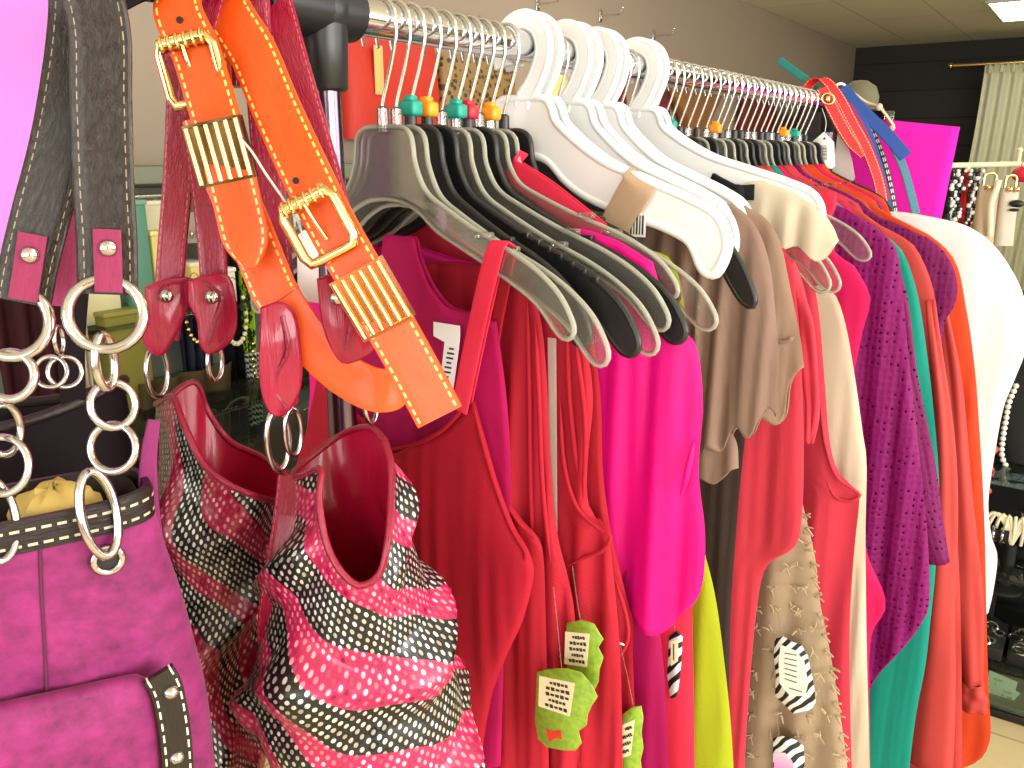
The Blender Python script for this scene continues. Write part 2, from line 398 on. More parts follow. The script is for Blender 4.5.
# ================================================================== hangers
HB = [(0, 1.424), (.020, 1.424), (.030, 1.419), (.0335, 1.410), (.036, 1.393), (.047, 1.371), (.068, 1.357), (.105, 1.338), (.140, 1.323), (.165, 1.309), (.184, 1.293),
      (.195, 1.276), (.198, 1.266), (.1945, 1.2595), (.187, 1.259), (.179, 1.266), (.16, 1.286), (.125, 1.306), (.094, 1.321), (.06, 1.337), (.040, 1.352), (.020, 1.361), (0, 1.363)]
WB = [(0, 1.459), (.027, 1.458), (.036, 1.450), (.046, 1.431), (.096, 1.397), (.15, 1.377), (.196, 1.361), (.226, 1.346), (.2375, 1.322), (.232, 1.300), (.223, 1.291), (.213, 1.297),
      (.200, 1.320), (.175, 1.332), (.144, 1.341), (.09, 1.357), (.058, 1.374), (.036, 1.394), (.018, 1.401), (0, 1.403)]
def sized(O, w, zt, w0, z0, xk, zk):
    return [((x if x < xk else xk + (x - xk) * (w - xk) / (w0 - xk)), (z if z > zk else z + (zt - z0) * (zk - z) / (zk - z0))) for x, z in O]
def full(O): return O + [(-x, z) for x, z in O[::-1] if x > 1e-6]
def hookwire(Y, tw=0):
    P = [(0, 1.422), (0, 1.442), (.0055, 1.459), (.0125, 1.478), (.0182, 1.498), (.0178, 1.517), (.010, 1.5272), (0, 1.5292), (-.0115, 1.5265), (-.019, 1.517), (-.0215, 1.503), (-.0195, 1.492)]
    c, s = math.cos(tw), math.sin(tw)
    return G().tube([(x * c, Y + x * s, z) for x, z in P], .0017, 8, 54)
def rotz(g, Y, tw):
    c, s = math.cos(tw), math.sin(tw)
    for i, v in enumerate(g.v):
        x, y = v.x, v.y - Y; g.v[i] = Vector((x * c - y * s, Y + x * s + y * c, v.z))
    return g
def dress_hanger(Y, kind, w, zt, marker, label, tw=0.0, ridged=False, arch=0, group='wire-hook plastic hangers on the rail'):
    t = thing('hanger', label, 'hanger', (0, Y, ZR), group)
    part('hook', rotz(hookwire(Y), Y, tw), wire, t)
    O = full([(p.x, p.y) for p in cr([(a, b, 0) for a, b in sized(HB, w, zt, .198, 1.259, .036, 1.40)], 110)])
    O = [(x, z + arch * math.sin(pi * min(1, max(0, (abs(x) - .036) / (w - .036))) ** 1.2)) for x, z in O]
    th = .004 if kind == 'clear' else .006
    fr = lambda a, b, o: Vector((a, Y + o, b))
    body = G().plate(O, fr, th, .001)
    body.lathe([(.004, -.012), (.006, -.010), (.0055, .010), (.003, .012)], (0, Y, 1.430))
    for sx in (-1, 1):                              # strap notches and stiffening bar
        q = (lin(.036, w, .64), lin(1.40, zt, .55))
        if ridged:
            for k in range(7): body.box((sx * (q[0] - .045 + k * .012), Y, q[1] + .021 - k * .0056), (.006, .008, .006), .001)
        else: body.box((sx * (q[0] - .03), Y, q[1] + .014), (.016, .008, .006), .0015)
    b = part('body', rotz(body, Y, tw), clearp if kind == 'clear' else blackp, t, smooth=True, angle=35)
    if kind == 'clear':
        rim = G().tube([(x, Y, z) for x, z in O], .0023, 8, closed=True, res=False)
        part('rim', rotz(rim, Y, tw), cleare, b)
    else:
        rim = G().tube([(x, Y, z) for x, z in O], .0036, 8, closed=True, res=False)
        part('rim', rotz(rim, Y, tw), blackp, b)
    if marker:
        part('size_marker', rotz(G().box((0, Y, 1.4415), (.019, .015, .0135), .003).box((0, Y, 1.450), (.010, .010, .006), .002), Y, tw), marker, t, 'coloured size marker on hook')
    return t
def white_hanger(Y, w, zt, label, tw=0.0):
    t = thing('white_hanger', label, 'hanger', (0, Y, ZR), 'white plastic hangers on the rail')
    P = [(0, 1.450), (.003, 1.460), (.0145, 1.474), (.0235, 1.493), (.0265, 1.510), (.020, 1.528), (.003, 1.5372), (-.015, 1.533), (-.0255, 1.518), (-.027, 1.503), (-.025, 1.492)]
    c = cr([(x, 0, z) for x, z in P], 46); nn = []
    for i in range(46):
        d = (c[min(45, i + 1)] - c[max(0, i - 1)]).normalized(); nn.append(Vector((-d.z, 0, d.x)))
    g = G().ribbon([p + Vector((0, Y, 0)) for p in c], nn, .0155, .007, res=False)
    for sgn in (-1, 1): g.tube([p + n_ * (.0072 * sgn) + Vector((0, Y, 0)) for p, n_ in zip(c, nn)], .0042, 8, res=False)
    part('hook', rotz(g, Y, tw), whitep, t)
    O = full([(p.x, p.y) for p in cr([(a, b, 0) for a, b in sized(WB, w, zt, .2375, 1.291, .04, 1.44)], 110)])
    fr = lambda a, b, o: Vector((a, Y + o, b))
    g = G().plate(O, fr, .0055, .001)
    part('body', rotz(g, Y, tw), whitep, t, angle=35)
    part('rim', rotz(G().tube([(x, Y, z) for x, z in O], .0048, 8, closed=True, res=False), Y, tw), whitep, t)
    return t
near = [(.580, 'clear', .198, 1.258, None, 'clear plastic hanger nearest the camera, above the crimson camisole'),
        (.598, 'clear', .221, 1.236, None, 'clear hanger whose long tip reaches lowest, second from the camera'),
        (.617, 'black', .190, 1.245, teal_p, 'black hanger with a teal size marker, tip peeking out behind the first clear hangers'),
        (.640, 'black', .227, 1.238, orange_p, 'ridged black hanger carrying an orange marker, over the coral camisoles'),
        (.662, 'clear', .233, 1.234, None, 'clear hanger just behind the ridged black one'),
        (.684, 'clear', .233, 1.252, teal_p, 'clear hanger with a small teal marker in front of the hot pink blouse'),
        (.703, 'black', .242, 1.240, red_p, 'black hanger with a red marker that holds the hot pink blouse'),
        (.722, 'clear', .223, 1.274, None, 'narrow clear hanger between hot pink blouse and white hangers'),
        (.741, 'clear', .256, 1.246, orange_p, 'clear hanger under an orange marker beside the foremost white hanger'),
        (.765, 'black', .205, 1.262, None, 'black hanger tucked right in front of the foremost white hanger')]
for i, (Y, k, w, zt, mk, lab) in enumerate(near): dress_hanger(Y, k, w, zt, mk, lab, random.uniform(-.02, .02), ridged=(Y == .64))
ords = ['foremost', 'second', 'third', 'fourth', 'fifth', 'sixth', 'seventh', 'rearmost']
for i, (Y, w, zt) in enumerate([(.80, .2375, 1.288), (.822, .232, 1.284), (.885, .215, 1.280), (.908, .20, 1.29), (.955, .20, 1.29), (.975, .20, 1.29), (1.065, .254, 1.306), (1.088, .245, 1.306)]):
    white_hanger(Y, w, zt, '%s white plastic hanger in the bright group mid-rail' % ords[i], random.uniform(-.015, .015))
dress_hanger(.862, 'black', .249, 1.246, None, 'black hanger whose curved tip shows over the taupe tops', -.01, arch=.034)
for i, (Y, k) in enumerate([(.995, 'clear'), (1.015, 'black'), (1.038, 'clear')]):
    dress_hanger(Y, k, .21, 1.27, None, ['clear hanger of the salmon top, behind the sixth white hanger', 'black hanger in the trio of wire hooks before the big white hook', 'clear hanger of the beige dress, just before the big white hook'][i])
nth = ['first', 'second', 'third', 'fourth', 'fifth', 'sixth', 'seventh', 'eighth', 'ninth', 'tenth', 'eleventh', 'twelfth', 'thirteenth', 'fourteenth', 'fifteenth', 'sixteenth', 'seventeenth', 'eighteenth', 'nineteenth', 'twentieth', 'twenty-first', 'twenty-second', 'last']
FARY = [1.12, 1.155, 1.180, 1.215, 1.247, 1.280, 1.318, 1.355, 1.380, 1.412, 1.440, 1.472, 1.506, 1.538, 1.575, 1.604, 1.636, 1.668, 1.702, 1.736, 1.775, 1.810, 1.850]
FW_ = {1.12: (.258, 1.232), 1.155: (.262, 1.228), 1.318: (.262, 1.253)}
MK = {1.12: teal_p, 1.180: teal_p, 1.355: orange_p, 1.702: orange_p, 1.775: teal_p}
for i, Y in enumerate(FARY):
    w, zt = FW_.get(Y, (.184, 1.28))
    k = 'clear' if i in (0, 1, 2, 4, 6, 7, 9, 12, 13, 16, 18, 19, 21) else 'black'
    mk = MK.get(Y)
    dress_hanger(Y, k, w, zt, mk, '%s %s wire-hook hanger%s in the dense far run, counting from white hangers' % (nth[i], k, ' with coloured marker' if mk else ''), random.uniform(-.008, .008), group='wire-hook hangers in the far run')
# ================================================================== clothes
def samp(pts, n): return [(p.x, p.y) for p in cr([(a, b, 0) for a, b in pts], n)]
def garment(name, label, cat, Y, top, side, hem, mat, t=.010, folds=.005, seed=0, topb=None, nu=124, nv=60, lam=(.03, .075), hemwave=.006, group='clothes on the rack', px=True, pinch=.35, solid=.0016, flare=0):
    """Two cloth sheets joined down the sides: top runs neck to shoulder, side shoulder to hem, hem corner to the middle."""
    rnd = random.Random(seed * 31 + 5)
    if px: top, side, hem = XZ(Y, top), XZ(Y, side), XZ(Y, hem)
    top = [(0, top[0][1])] + [q for q in top if q[0] > .012]
    hem = [q for q in hem if q[0] > .012] + [(0, hem[-1][1])]
    if side[0] != top[-1]: side = [top[-1]] + side
    if hem[0] != side[-1]: hem = [side[-1]] + hem
    mir = lambda L: [(-a, b) for a, b in L]
    def sheet(tp):
        T = samp(mir(tp)[::-1] + tp[1:], nu); B = samp(mir(hem) + hem[::-1][1:], nu)
        R = samp(side, nv); L = mir(R)
        return T, B, R, L
    comp = [(rnd.uniform(.5, 1), rnd.uniform(*lam), rnd.uniform(0, 6.28), rnd.uniform(-.8, .8)) for _ in range(4)]
    fine = [(rnd.uniform(.016, .026), rnd.uniform(0, 6.28), rnd.uniform(-.5, .5)) for _ in range(2)]
    o_g = G()
    w0 = max(abs(a) for a, b in side)
    zt = max(b for a, b in top); zb = min(b for a, b in hem)
    for sg in (-1, 1):
        T, B, R, L = sheet(top if sg < 0 else (topb or top))
        def fn(i, j):
            u, v = i / (nu - 1), j / (nv - 1)
            x = (1 - v) * T[i][0] + v * B[i][0] + (1 - u) * L[j][0] + u * R[j][0] - ((1 - u) * (1 - v) * T[0][0] + u * (1 - v) * T[-1][0] + (1 - u) * v * B[0][0] + u * v * B[-1][0])
            z = (1 - v) * T[i][1] + v * B[i][1] + (1 - u) * L[j][1] + u * R[j][1] - ((1 - u) * (1 - v) * T[0][1] + u * (1 - v) * T[-1][1] + (1 - u) * v * B[0][1] + u * v * B[-1][1])
            e = max(0, 1 - abs(2 * u - 1) ** 2.6) ** .45
            dv = (zt - z) / max(.05, zt - zb)
            amp = folds * (.15 + .85 * sm(.02, .45, dv)) * (1 + flare * dv)
            f = 0
            for a, l_, ph, dr in comp:
                q = math.sin(pi * x / l_ + ph / 2 + dr * z * 4.5); f += a * (1.7 - 3.4 * abs(q) ** 1.25) * .62
            f = amp * f / 1.7
            for l_, ph, dr in fine: f += .30 * amp * math.sin(2 * pi * x / l_ + ph + dr * z * 9) * (.5 + .5 * math.sin(7 * x / lam[1] + 6 * z + ph))
            y = Y + sg * t * e * (pinch + (1 - pinch) * sm(0, .2, dv)) + f * e ** .5
            z += hemwave * v ** 6 * math.sin(2 * pi * x / (comp[0][1] * 1.3) + comp[1][2])
            return (x, y, z), (x + (.5 if sg < 0 else 1.7), z)
        o_g.grid(nu, nv, fn)
    return tag(part(name, o_g, mat, None, solid=solid, angle=80), label, cat, group)
def front(Y, px, py, off): p = AY(px, py, Y); return Vector((p.x, Y + off, p.z))
def strap(parent, name, Y, px, width, mat, th=.0022, off=-.010, label=None, up=(1, 0, 0)):   # strap over the hanger arm: up the front, over, down the back
    P = [front(Y, a, b, off) for a, b in px]
    tp = P[-1]; over = [tp + Vector((0, -off * .5, .006)), Vector((tp.x, Y, tp.z + .009)), Vector((tp.x, Y - off * .6, tp.z + .006))] + [Vector((p.x - .01, Y - off, p.z)) for p in P[::-1]]
    return part(name, G().ribbon(P + over, up, width, th, m=40), mat, parent, label)
def edging(parent, name, Y, px, r, mat, off=-.012, label=None, m=60):
    return part(name, G().tube([front(Y, a, b, off) for a, b in px], lambda t: r * min(1, .12 + 7 * t, .12 + 7 * (1 - t)), 8, m), mat, parent, label)
def sleeve(parent, name, Y, px, hw, mat, dep=.014, folds=.003, seed=0, n=30, m=44, label=None):   # px centre line, hw half widths in metres along it
    c = cr([AY(a, b, Y) for a, b in px], m); rnd = random.Random(seed); ph = [rnd.uniform(0, 6) for _ in range(3)]
    def wid(t):
        k = t * (len(hw) - 1); i = min(len(hw) - 2, int(k)); return lin(hw[i], hw[i + 1], k - i)
    def fn(i, j):
        t = j / (m - 1); a = 2 * pi * i / n
        d = (c[min(m - 1, j + 1)] - c[max(0, j - 1)]).normalized(); side = Vector((0, 1, 0)).cross(d).normalized()
        w = wid(t); f = folds * (math.sin(3 * a + ph[0] + 3 * t) + .7 * math.sin(5 * a + ph[1] - 4 * t) + .6 * math.sin(14 * t + ph[2] + 2 * a))
        return c[j] + side * ((w + f) * math.cos(a)) + Vector((0, (min(dep, w) + f) * math.sin(a), 0)), (a * w, c[j].z)
    return part(name, G().grid(n, m, fn, True), mat, parent, label, solid=.0015, angle=80)
c_crim = cloth('crimson knit jersey', (186, 24, 50), trans=.18); c_mag = cloth('raspberry magenta jersey', (186, 14, 92), trans=.15)
c_cor = cloth('coral red jersey', (202, 38, 60), trans=.2); c_cor2 = cloth('deep coral jersey', (190, 32, 52), trans=.2)
c_pink = cloth('hot pink silk', (242, 16, 142), .45, .35, bump=.12, trans=.15); c_under_shade = cloth('pink underlayer in shade', (180, 14, 96), .6)  # underlayer darkened: shade from the pink blouse put into its colour
c_lime = cloth('lime green jersey', (176, 188, 34)); c_tau = cloth('taupe matte jersey', (150, 122, 110), .8); c_tau2 = cloth('warm taupe jersey', (160, 131, 112), .8)
c_sal = cloth('salmon coral crepe', (212, 57, 78), .7); c_bei = cloth('beige voile', (190, 166, 140), .85, trans=.25); c_crm = cloth('cream satin', (216, 203, 180), .4, .3, bump=.1)
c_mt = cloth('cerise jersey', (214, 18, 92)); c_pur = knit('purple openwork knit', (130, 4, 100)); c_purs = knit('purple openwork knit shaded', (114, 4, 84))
c_teal = cloth('teal jersey', (18, 148, 132)); c_cs = cloth('light coral chiffon', (212, 78, 74), .6, trans=.3); c_or = cloth('orange chiffon', (226, 76, 36), .6, trans=.3)
c_wh = cloth('white cotton', (240, 236, 236), .7, .2, trans=.2, var=.03); c_blk = cloth('black chiffon', (28, 28, 34)); c_lace = cloth('beige lace', (214, 182, 150), .8, bump=.8, weave=300)
c_red2 = cloth('coral shoulder jersey', (240, 52, 84))
SH = [(0, 1.335), (.030, 1.350), (.046, 1.384), (.070, 1.366), (.105, 1.349), (.150, 1.330), (.185, 1.304)]
def shoulders(Y, side, pinch=.6):                          # neck, then along the hanger arm, then the traced outer edge
    S = XZ(Y, side); w = S[0][0]
    return [q for q in SH if q[0] < w - .015], S
# nearest: crimson camisole
g1 = garment('camisole', 'crimson scoop-front camisole hanging nearest the camera beside the black and pink bag', 'top', .578,
    [(388, 449), (418, 443), (445, 430), (462, 414), (474, 401)], [(474, 401), (484, 436), (497, 482), (513, 525), (528, 551), (533, 575), (522, 620), (506, 655), (490, 700), (480, 768), (476, 860)],
    [(476, 860), (440, 880), (388, 880)], c_crim, t=.015, folds=.006, seed=1, lam=(.05, .12))
strap(g1, 'strap', .578, [(466, 408), (476, 360), (489, 300), (501, 252)], .0175, c_red2, off=-.010)
edging(g1, 'binding', .578, [(390, 448), (418, 443), (445, 430), (462, 414), (472, 402)], .0022, c_crim, -.009)
edging(g1, 'binding', .578, [(476, 404), (484, 436), (497, 482), (513, 525), (528, 551), (524, 558), (514, 548), (507, 525)], .0022, c_crim, -.004)
g1b = garment('halter_top', 'raspberry halter top with a white care label, behind the crimson camisole', 'top', .598,
    [(397, 236), (415, 238), (420, 258), (433, 287), (451, 307), (474, 313), (496, 322)], [(496, 322), (506, 400), (510, 480), (505, 600), (500, 768)], [(500, 768), (450, 780), (397, 780)], c_mag, t=.007, folds=.003, seed=2, lam=(.06, .12))
lb = G(); lbY = .598
def lab_frame(a, b, o): return Vector((a, lbY - .0105 + o, b))
lb.plate(XZ(lbY, [(441, 320), (467, 324), (467, 334), (466, 345), (460, 388), (447, 384), (452, 340), (441, 334)]), lab_frame, .0008)
cl = part('care_label', lb, paper_w, g1b, 'white woven care label')
lk = G()
for k in range(8):
    a, b = AY(455.5 - k * .9, 346 + k * 4.6, lbY), AY(463 - k * .9, 347 + k * 4.6, lbY)
    lk.box(((a.x + b.x) / 2, lbY - .0114, a.z), ((b.x - a.x) * (.9 if k % 3 else .6), .0006, .0016))
part('print', lk, ink, cl)
g2 = garment('camisole', 'coral camisole with thin strap whose green tag hangs lowest on the left', 'top', .617,
    [(409, 300), (440, 315), (470, 370), (483, 405)], [(483, 405), (492, 440), (505, 492), (520, 520), (537, 537), (543, 560), (545, 620), (548, 768), (548, 830)], [(548, 830), (480, 830), (409, 830)], c_cor2, t=.0065, folds=.0035, seed=3)
strap(g2, 'strap', .617, [(481, 420), (485, 404), (493, 370), (504, 310), (514, 262)], .012, c_cor, off=-.008)
edging(g2, 'binding', .617, [(484, 405), (492, 440), (505, 492), (520, 520), (537, 537)], .0021, c_cor, -.004)
g3 = garment('camisole', 'coral camisole draped in long folds from the ridged black hanger', 'top', .640,
    [(425, 262), (470, 264), (505, 270), (528, 284)], [(528, 284), (540, 320), (546, 380), (549, 450), (556, 530), (572, 600), (578, 680), (580, 768), (581, 830)], [(581, 830), (500, 830), (425, 830)], c_cor, t=.007, folds=.009, seed=4, lam=(.022, .05))
g4 = garment('camisole', 'coral camisole with looped armhole edge, in front of the hot pink blouse', 'top', .662,
    [(443, 262), (500, 275), (545, 296), (562, 308)], [(562, 308), (585, 350), (592, 400), (587, 460), (588, 505), (606, 530), (611, 560), (619, 650), (622, 768), (622, 830)], [(622, 830), (540, 830), (443, 830)], c_cor, t=.007, folds=.008, seed=5, lam=(.022, .055))
for fx in ([(541, 320), (545, 400), (548, 480), (556, 560)], [(533, 300), (535, 380), (536, 470), (538, 540)]): edging(g3, 'seam_fold', .640, fx, .0024, c_cor, -.010)
for fx in ([(572, 330), (575, 400), (582, 470)], [(580, 335), (590, 420), (588, 500)]): edging(g4, 'seam_fold', .662, fx, .0024, c_cor, -.009)
edging(g4, 'binding', .662, [(566, 400), (570, 460), (582, 502), (603, 524), (616, 532), (608, 546), (590, 553), (571, 563)], .0022, c_cor, -.011)
part('hanger_loop', G().ribbon([front(.662, 561, 335, -.016), front(.662, 562, 430, -.017), front(.662, 562, 545, -.016)], (1, 0, 0), .009, .0006), clearm('clear film loop', (250, 245, 248), .30, .1), g4, 'clear plastic hanger loop')
g5 = garment('camisole', 'coral camisole directly left of the hot pink blouse, its green tag lowest at right', 'top', .684,
    [(456, 262), (540, 285), (580, 310), (592, 330)], [(592, 330), (600, 400), (602, 470), (610, 530), (624, 590), (632, 620), (632, 645), (634, 700), (640, 768), (641, 830)], [(641, 830), (560, 830), (456, 830)], c_cor2, t=.006, folds=.004, seed=6)
edging(g5, 'binding', .684, [(619, 573), (631, 612), (632, 636), (621, 652), (612, 640), (606, 600)], .0021, c_cor, -.010)
edging(g5, 'stitch_loop', .684, [(620, 641), (625, 637), (631, 639)], .0012, paper_w, -.0135, 'white thread loop', 12)
gp = garment('blouse', 'hot pink silky sleeveless blouse with bright front in the middle of the rack', 'top', .708,
    [(470, 262), (530, 255), (566, 229), (610, 238), (652, 262)], [(652, 262), (660, 290), (668, 325), (694, 343), (702, 400), (698, 470), (704, 530), (703, 575), (697, 600), (690, 612)],
    [(690, 612), (662, 627), (610, 604), (540, 600), (470, 600)], c_pink, t=.008, folds=.006, seed=7, lam=(.04, .09))
und = garment('underlayer', None, None, .7085, [(470, 520), (560, 520), (640, 520)], [(640, 520), (655, 600), (664, 680), (668, 768), (669, 830)], [(669, 830), (560, 830), (470, 830)], c_under_shade, t=.004, folds=.003, seed=8, group=None)
und.parent = gp
part('gather', G().tube([front(.708, 697, 440, -.007), front(.708, 690, 478, -.011), front(.708, 686, 492, -.012)], lambda t: .0012 + .0022 * math.sin(pi * t), 8, 20), c_pink, gp)
g6 = garment('tank_top', 'coral tank top with a broad shoulder strap under the foremost white hanger', 'top', .741,
    [(490, 230), (520, 225), (545, 200), (556, 196)], [(556, 196), (610, 236), (640, 300), (670, 400), (688, 520), (692, 640), (694, 768), (694, 830)], [(694, 830), (600, 830), (490, 830)], c_red2, t=.006, folds=.0035, seed=9)
strap(g6, 'strap', .741, [(604, 236), (572, 210), (546, 190), (516, 170)], .026, c_red2, up=(.6, 0, .8), off=-.011)
gl_ = garment('tunic', 'lime green tunic behind the hot pink blouse', 'top', .770,
    [(505, 270), (600, 256), (648, 250)], [(648, 250), (672, 262), (684, 310), (690, 400), (694, 500), (703, 548), (716, 605), (728, 700), (733, 768), (735, 830)], [(735, 830), (620, 830), (505, 830)], c_lime, t=.009, folds=.005, seed=10)
ll = garment('lace_camisole', 'beige lace camisole whose strap loops over the foremost white hanger arm', 'top', .801, [(523, 330), (580, 320), (612, 300)], [(612, 300), (640, 340), (655, 420), (660, 520)], [(660, 520), (590, 530), (523, 530)], c_lace, t=.008, folds=.004, seed=11)
strap(ll, 'strap', .801, [(600, 275), (606, 252), (620, 226), (632, 204), (643, 186)], .036, c_lace, th=.003, off=-.0115, up=(.86, 0, -.5))
stk = G(); p = front(.801, 641, 224, -.012); stk.box(p, (.022, .0006, .024), 0)
sk = part('barcode_sticker', stk, paper_w, ll, 'white barcode sticker'); bb = G()
for k in range(6): bb.box(p + Vector((-.008 + k * .0032, -.0005, 0)), (.0012 + .0006 * (k % 2), .0005, .019))
part('print', bb, ink, sk)
ga = garment('cap_sleeve_top', 'taupe cap-sleeved top with fluttery hem, just right of the hot pink blouse', 'top', .930,
    [(582, 215), (650, 200), (700, 198), (728, 204)], [(728, 204), (745, 214), (760, 236), (769, 265), (774, 305), (778, 360), (776, 412)], [(776, 412), (750, 428), (722, 442), (700, 458), (640, 460), (582, 460)], c_tau, t=.012, folds=.009, seed=12, lam=(.022, .05), hemwave=.012)
garment('under_tier', None, None, .931, [(582, 420), (660, 420), (715, 415)], [(715, 415), (735, 440), (738, 472)], [(738, 472), (700, 480), (582, 485)], c_tau, t=.007, folds=.006, seed=13, lam=(.02, .05), group=None).parent = ga
gb = garment('cap_sleeve_top', 'warm taupe top peeking out behind the other taupe top, with banded sleeve', 'top', .964,
    [(598, 212), (680, 205), (745, 206)], [(745, 206), (766, 220), (780, 244), (790, 290), (799, 335), (803, 372)], [(803, 372), (790, 384), (784, 416), (765, 420), (690, 430), (598, 430)], c_tau2, t=.009, folds=.006, seed=14, lam=(.022, .05))
edging(gb, 'sleeve_band', .964, [(766, 338), (785, 340), (798, 335)], .003, c_tau2, -.012)
garment('tunic', 'added dark tunic, coloured as shade below the taupe hem, left of the salmon tunic', 'top', .981,
    [(603, 262), (690, 250), (745, 256)], [(745, 256), (750, 330), (746, 420), (740, 480), (735, 540), (730, 620), (727, 768), (726, 830)], [(726, 830), (670, 830), (603, 830)], cloth('shade brown jersey', (66, 50, 46), .8), t=.005, folds=.004, seed=40)  # stands for taupe cloth in shade, its darkness put into the brown
gs = garment('tunic', 'salmon coral tunic with dipping hem right of the taupe tops', 'top', .995,
    [(610, 252), (700, 245), (772, 246)], [(772, 246), (788, 254), (796, 300), (801, 370), (803, 450), (801, 520), (793, 548), (766, 566), (756, 610), (748, 700), (744, 768), (742, 830)], [(742, 830), (680, 830), (610, 830)], c_sal, t=.009, folds=.0055, seed=15, lam=(.04, .10))
sleeve(gs, 'sleeve_tie', 1.014, [(790, 262), (803, 320), (812, 400), (810, 443)], [.003, .011, .010, .002], c_sal, .006, .0015, 3)
gbe = garment('petal_dress', 'sheer beige dress covered in little fabric petals, with two zebra tags', 'dress', 1.040,
    [(627, 280), (700, 275), (762, 280)], [(762, 280), (780, 340), (790, 440), (800, 495), (814, 555), (819, 600), (829, 650), (838, 705), (847, 768), (852, 830)], [(852, 830), (740, 830), (627, 830)], c_bei, t=.010, folds=.007, seed=16, lam=(.04, .09))
pet = G(); rp = random.Random(4)
def petal(c, a, s):
    k = len(pet.v)
    wd, cl = rp.uniform(.25, .5), rp.uniform(.1, .5)
    for i in range(5):
        for j in range(3):
            u, v = i / 4, j / 2 - .5
            q = Vector((u * s * 1.4, -s * (cl * u * u + .2 * v * v * u), v * s * wd * (1.1 - .5 * u)))
            pet.add(c + Matrix.Rotation(a, 3, 'Y') @ q, (u * s, v * s))
    for i in range(4):
        for j in range(2): pet.f.append((k + i * 3 + j, k + i * 3 + j + 1, k + (i + 1) * 3 + j + 1, k + (i + 1) * 3 + j))
for r_ in range(13):
    y = 520 + r_ * 21
    for c_ in range(4):
        x = lin(742, 800 + (y - 500) * .17, (c_ + .5 + .25 * (r_ % 2)) / 4) + rp.uniform(-7, 7)
        for q in range(4): petal(front(1.040, x + rp.uniform(-2, 2), y + rp.uniform(-2, 2), -.0155), rp.uniform(0, 6.28), rp.uniform(.005, .008))
c_pet = cloth('pale frayed voile', (222, 202, 172), .85, trans=.3)
part('frayed_petals', pet, c_pet, gbe, 'frayed fabric petals', solid=.0005, weld=False)
pet = G()
for y in range(512, 768, 17):
    x = 800 + (y - 497) * .175
    for q in range(3): petal(front(1.040, x + rp.uniform(-2, 2), y + rp.uniform(-4, 4), -.006), rp.uniform(-1, 1), rp.uniform(.006, .010))
part('edge_fringe', pet, c_pet, gbe, 'frayed fabric fringe down the side', solid=.0005, weld=False)
gc = garment('bolero', 'cream satin bolero whose shoulder covers the big white hanger end', 'top', 1.0645,
    [(635, 225), (715, 205), (745, 184), (764, 181)], [(764, 181), (792, 192), (817, 207), (832, 226), (838, 245)], [(838, 245), (822, 256), (798, 251), (772, 246), (720, 250), (635, 262)], c_crm, t=.0125, folds=.004, seed=17, pinch=1, lam=(.02, .05))
gk = garment('tank_top', 'coral tank top with deep bound armhole in front of the cream satin blouse', 'top', 1.155,
    *shoulders(1.155, [(790, 256), (808, 270), (818, 310), (824, 380), (829, 440), (838, 472), (856, 490), (859, 500), (853, 560), (849, 640), (851, 768), (852, 830)]), XZ(1.155, [(852, 830), (760, 830), (663, 830)]), c_sal, t=.010, folds=.005, seed=18, px=False, pinch=.55, lam=(.04, .09))
edging(gk, 'armhole_binding', 1.155, [(822, 400), (827, 442), (838, 474), (856, 488), (861, 494), (848, 499), (835, 492), (825, 470)], .0026, c_sal, -.009)
garment('blouse', 'cream satin blouse showing as a pale strip left of the cerise and purple knits', 'top', 1.215,
    [(685, 300), (770, 295), (818, 286)], [(818, 286), (834, 294), (845, 325), (854, 375), (862, 432), (866, 465), (865, 540), (866, 640), (869, 768), (870, 830)], [(870, 830), (780, 830), (685, 830)], c_crm, t=.012, folds=.007, seed=19, lam=(.04, .09))
garment('tee_shirt', 'cerise short-sleeved tee in front of the purple openwork cardigan', 'top', 1.280,
    *shoulders(1.280, [(838, 256), (852, 264), (863, 282), (870, 300), (860, 340), (851, 395), (854, 460), (866, 550), (883, 592), (884, 612), (870, 640), (869, 720), (871, 830)]), XZ(1.280, [(871, 830), (790, 830), (702, 830)]), c_mt, t=.012, folds=.006, seed=20, px=False, pinch=.55)
gsh = garment('tee_shirt', 'coral red tee folded flat over the hangers beside the white barcode tag', 'top', 1.355,
    [(718, 196), (745, 188), (777, 187), (836, 193)], [(836, 193), (836, 205), (829, 225), (826, 262), (826, 330)], [(826, 330), (780, 340), (718, 340)], c_red2, t=.008, folds=.003, seed=21, pinch=.9)
gpu = garment('cardigan', 'purple openwork knit cardigan with the long sleeve in front of the teal top', 'cardigan', 1.412,
    *shoulders(1.412, [(866, 222), (885, 236), (897, 252), (902, 290), (907, 345), (915, 420), (926, 520), (929, 598), (922, 622), (905, 644), (886, 664), (874, 680)]), XZ(1.412, [(874, 680), (855, 705), (800, 720), (730, 720)]), c_pur, t=.014, folds=.006, seed=22, px=False, pinch=.55, lam=(.04, .09))
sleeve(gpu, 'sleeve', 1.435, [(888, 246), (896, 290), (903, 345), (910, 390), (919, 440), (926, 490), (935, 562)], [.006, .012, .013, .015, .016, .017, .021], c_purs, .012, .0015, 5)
garment('long_top', 'teal long top whose flared hem shows below the purple cardigan', 'top', 1.506,
    *shoulders(1.506, [(880, 236), (900, 248), (916, 290), (926, 350), (935, 430), (939, 500), (935, 570), (930, 620), (925, 665), (916, 712), (909, 768), (905, 830)]), XZ(1.506, [(905, 830), (840, 830), (751, 830)]), c_teal, t=.013, folds=.005, seed=23, px=False, pinch=.55, lam=(.05, .1))
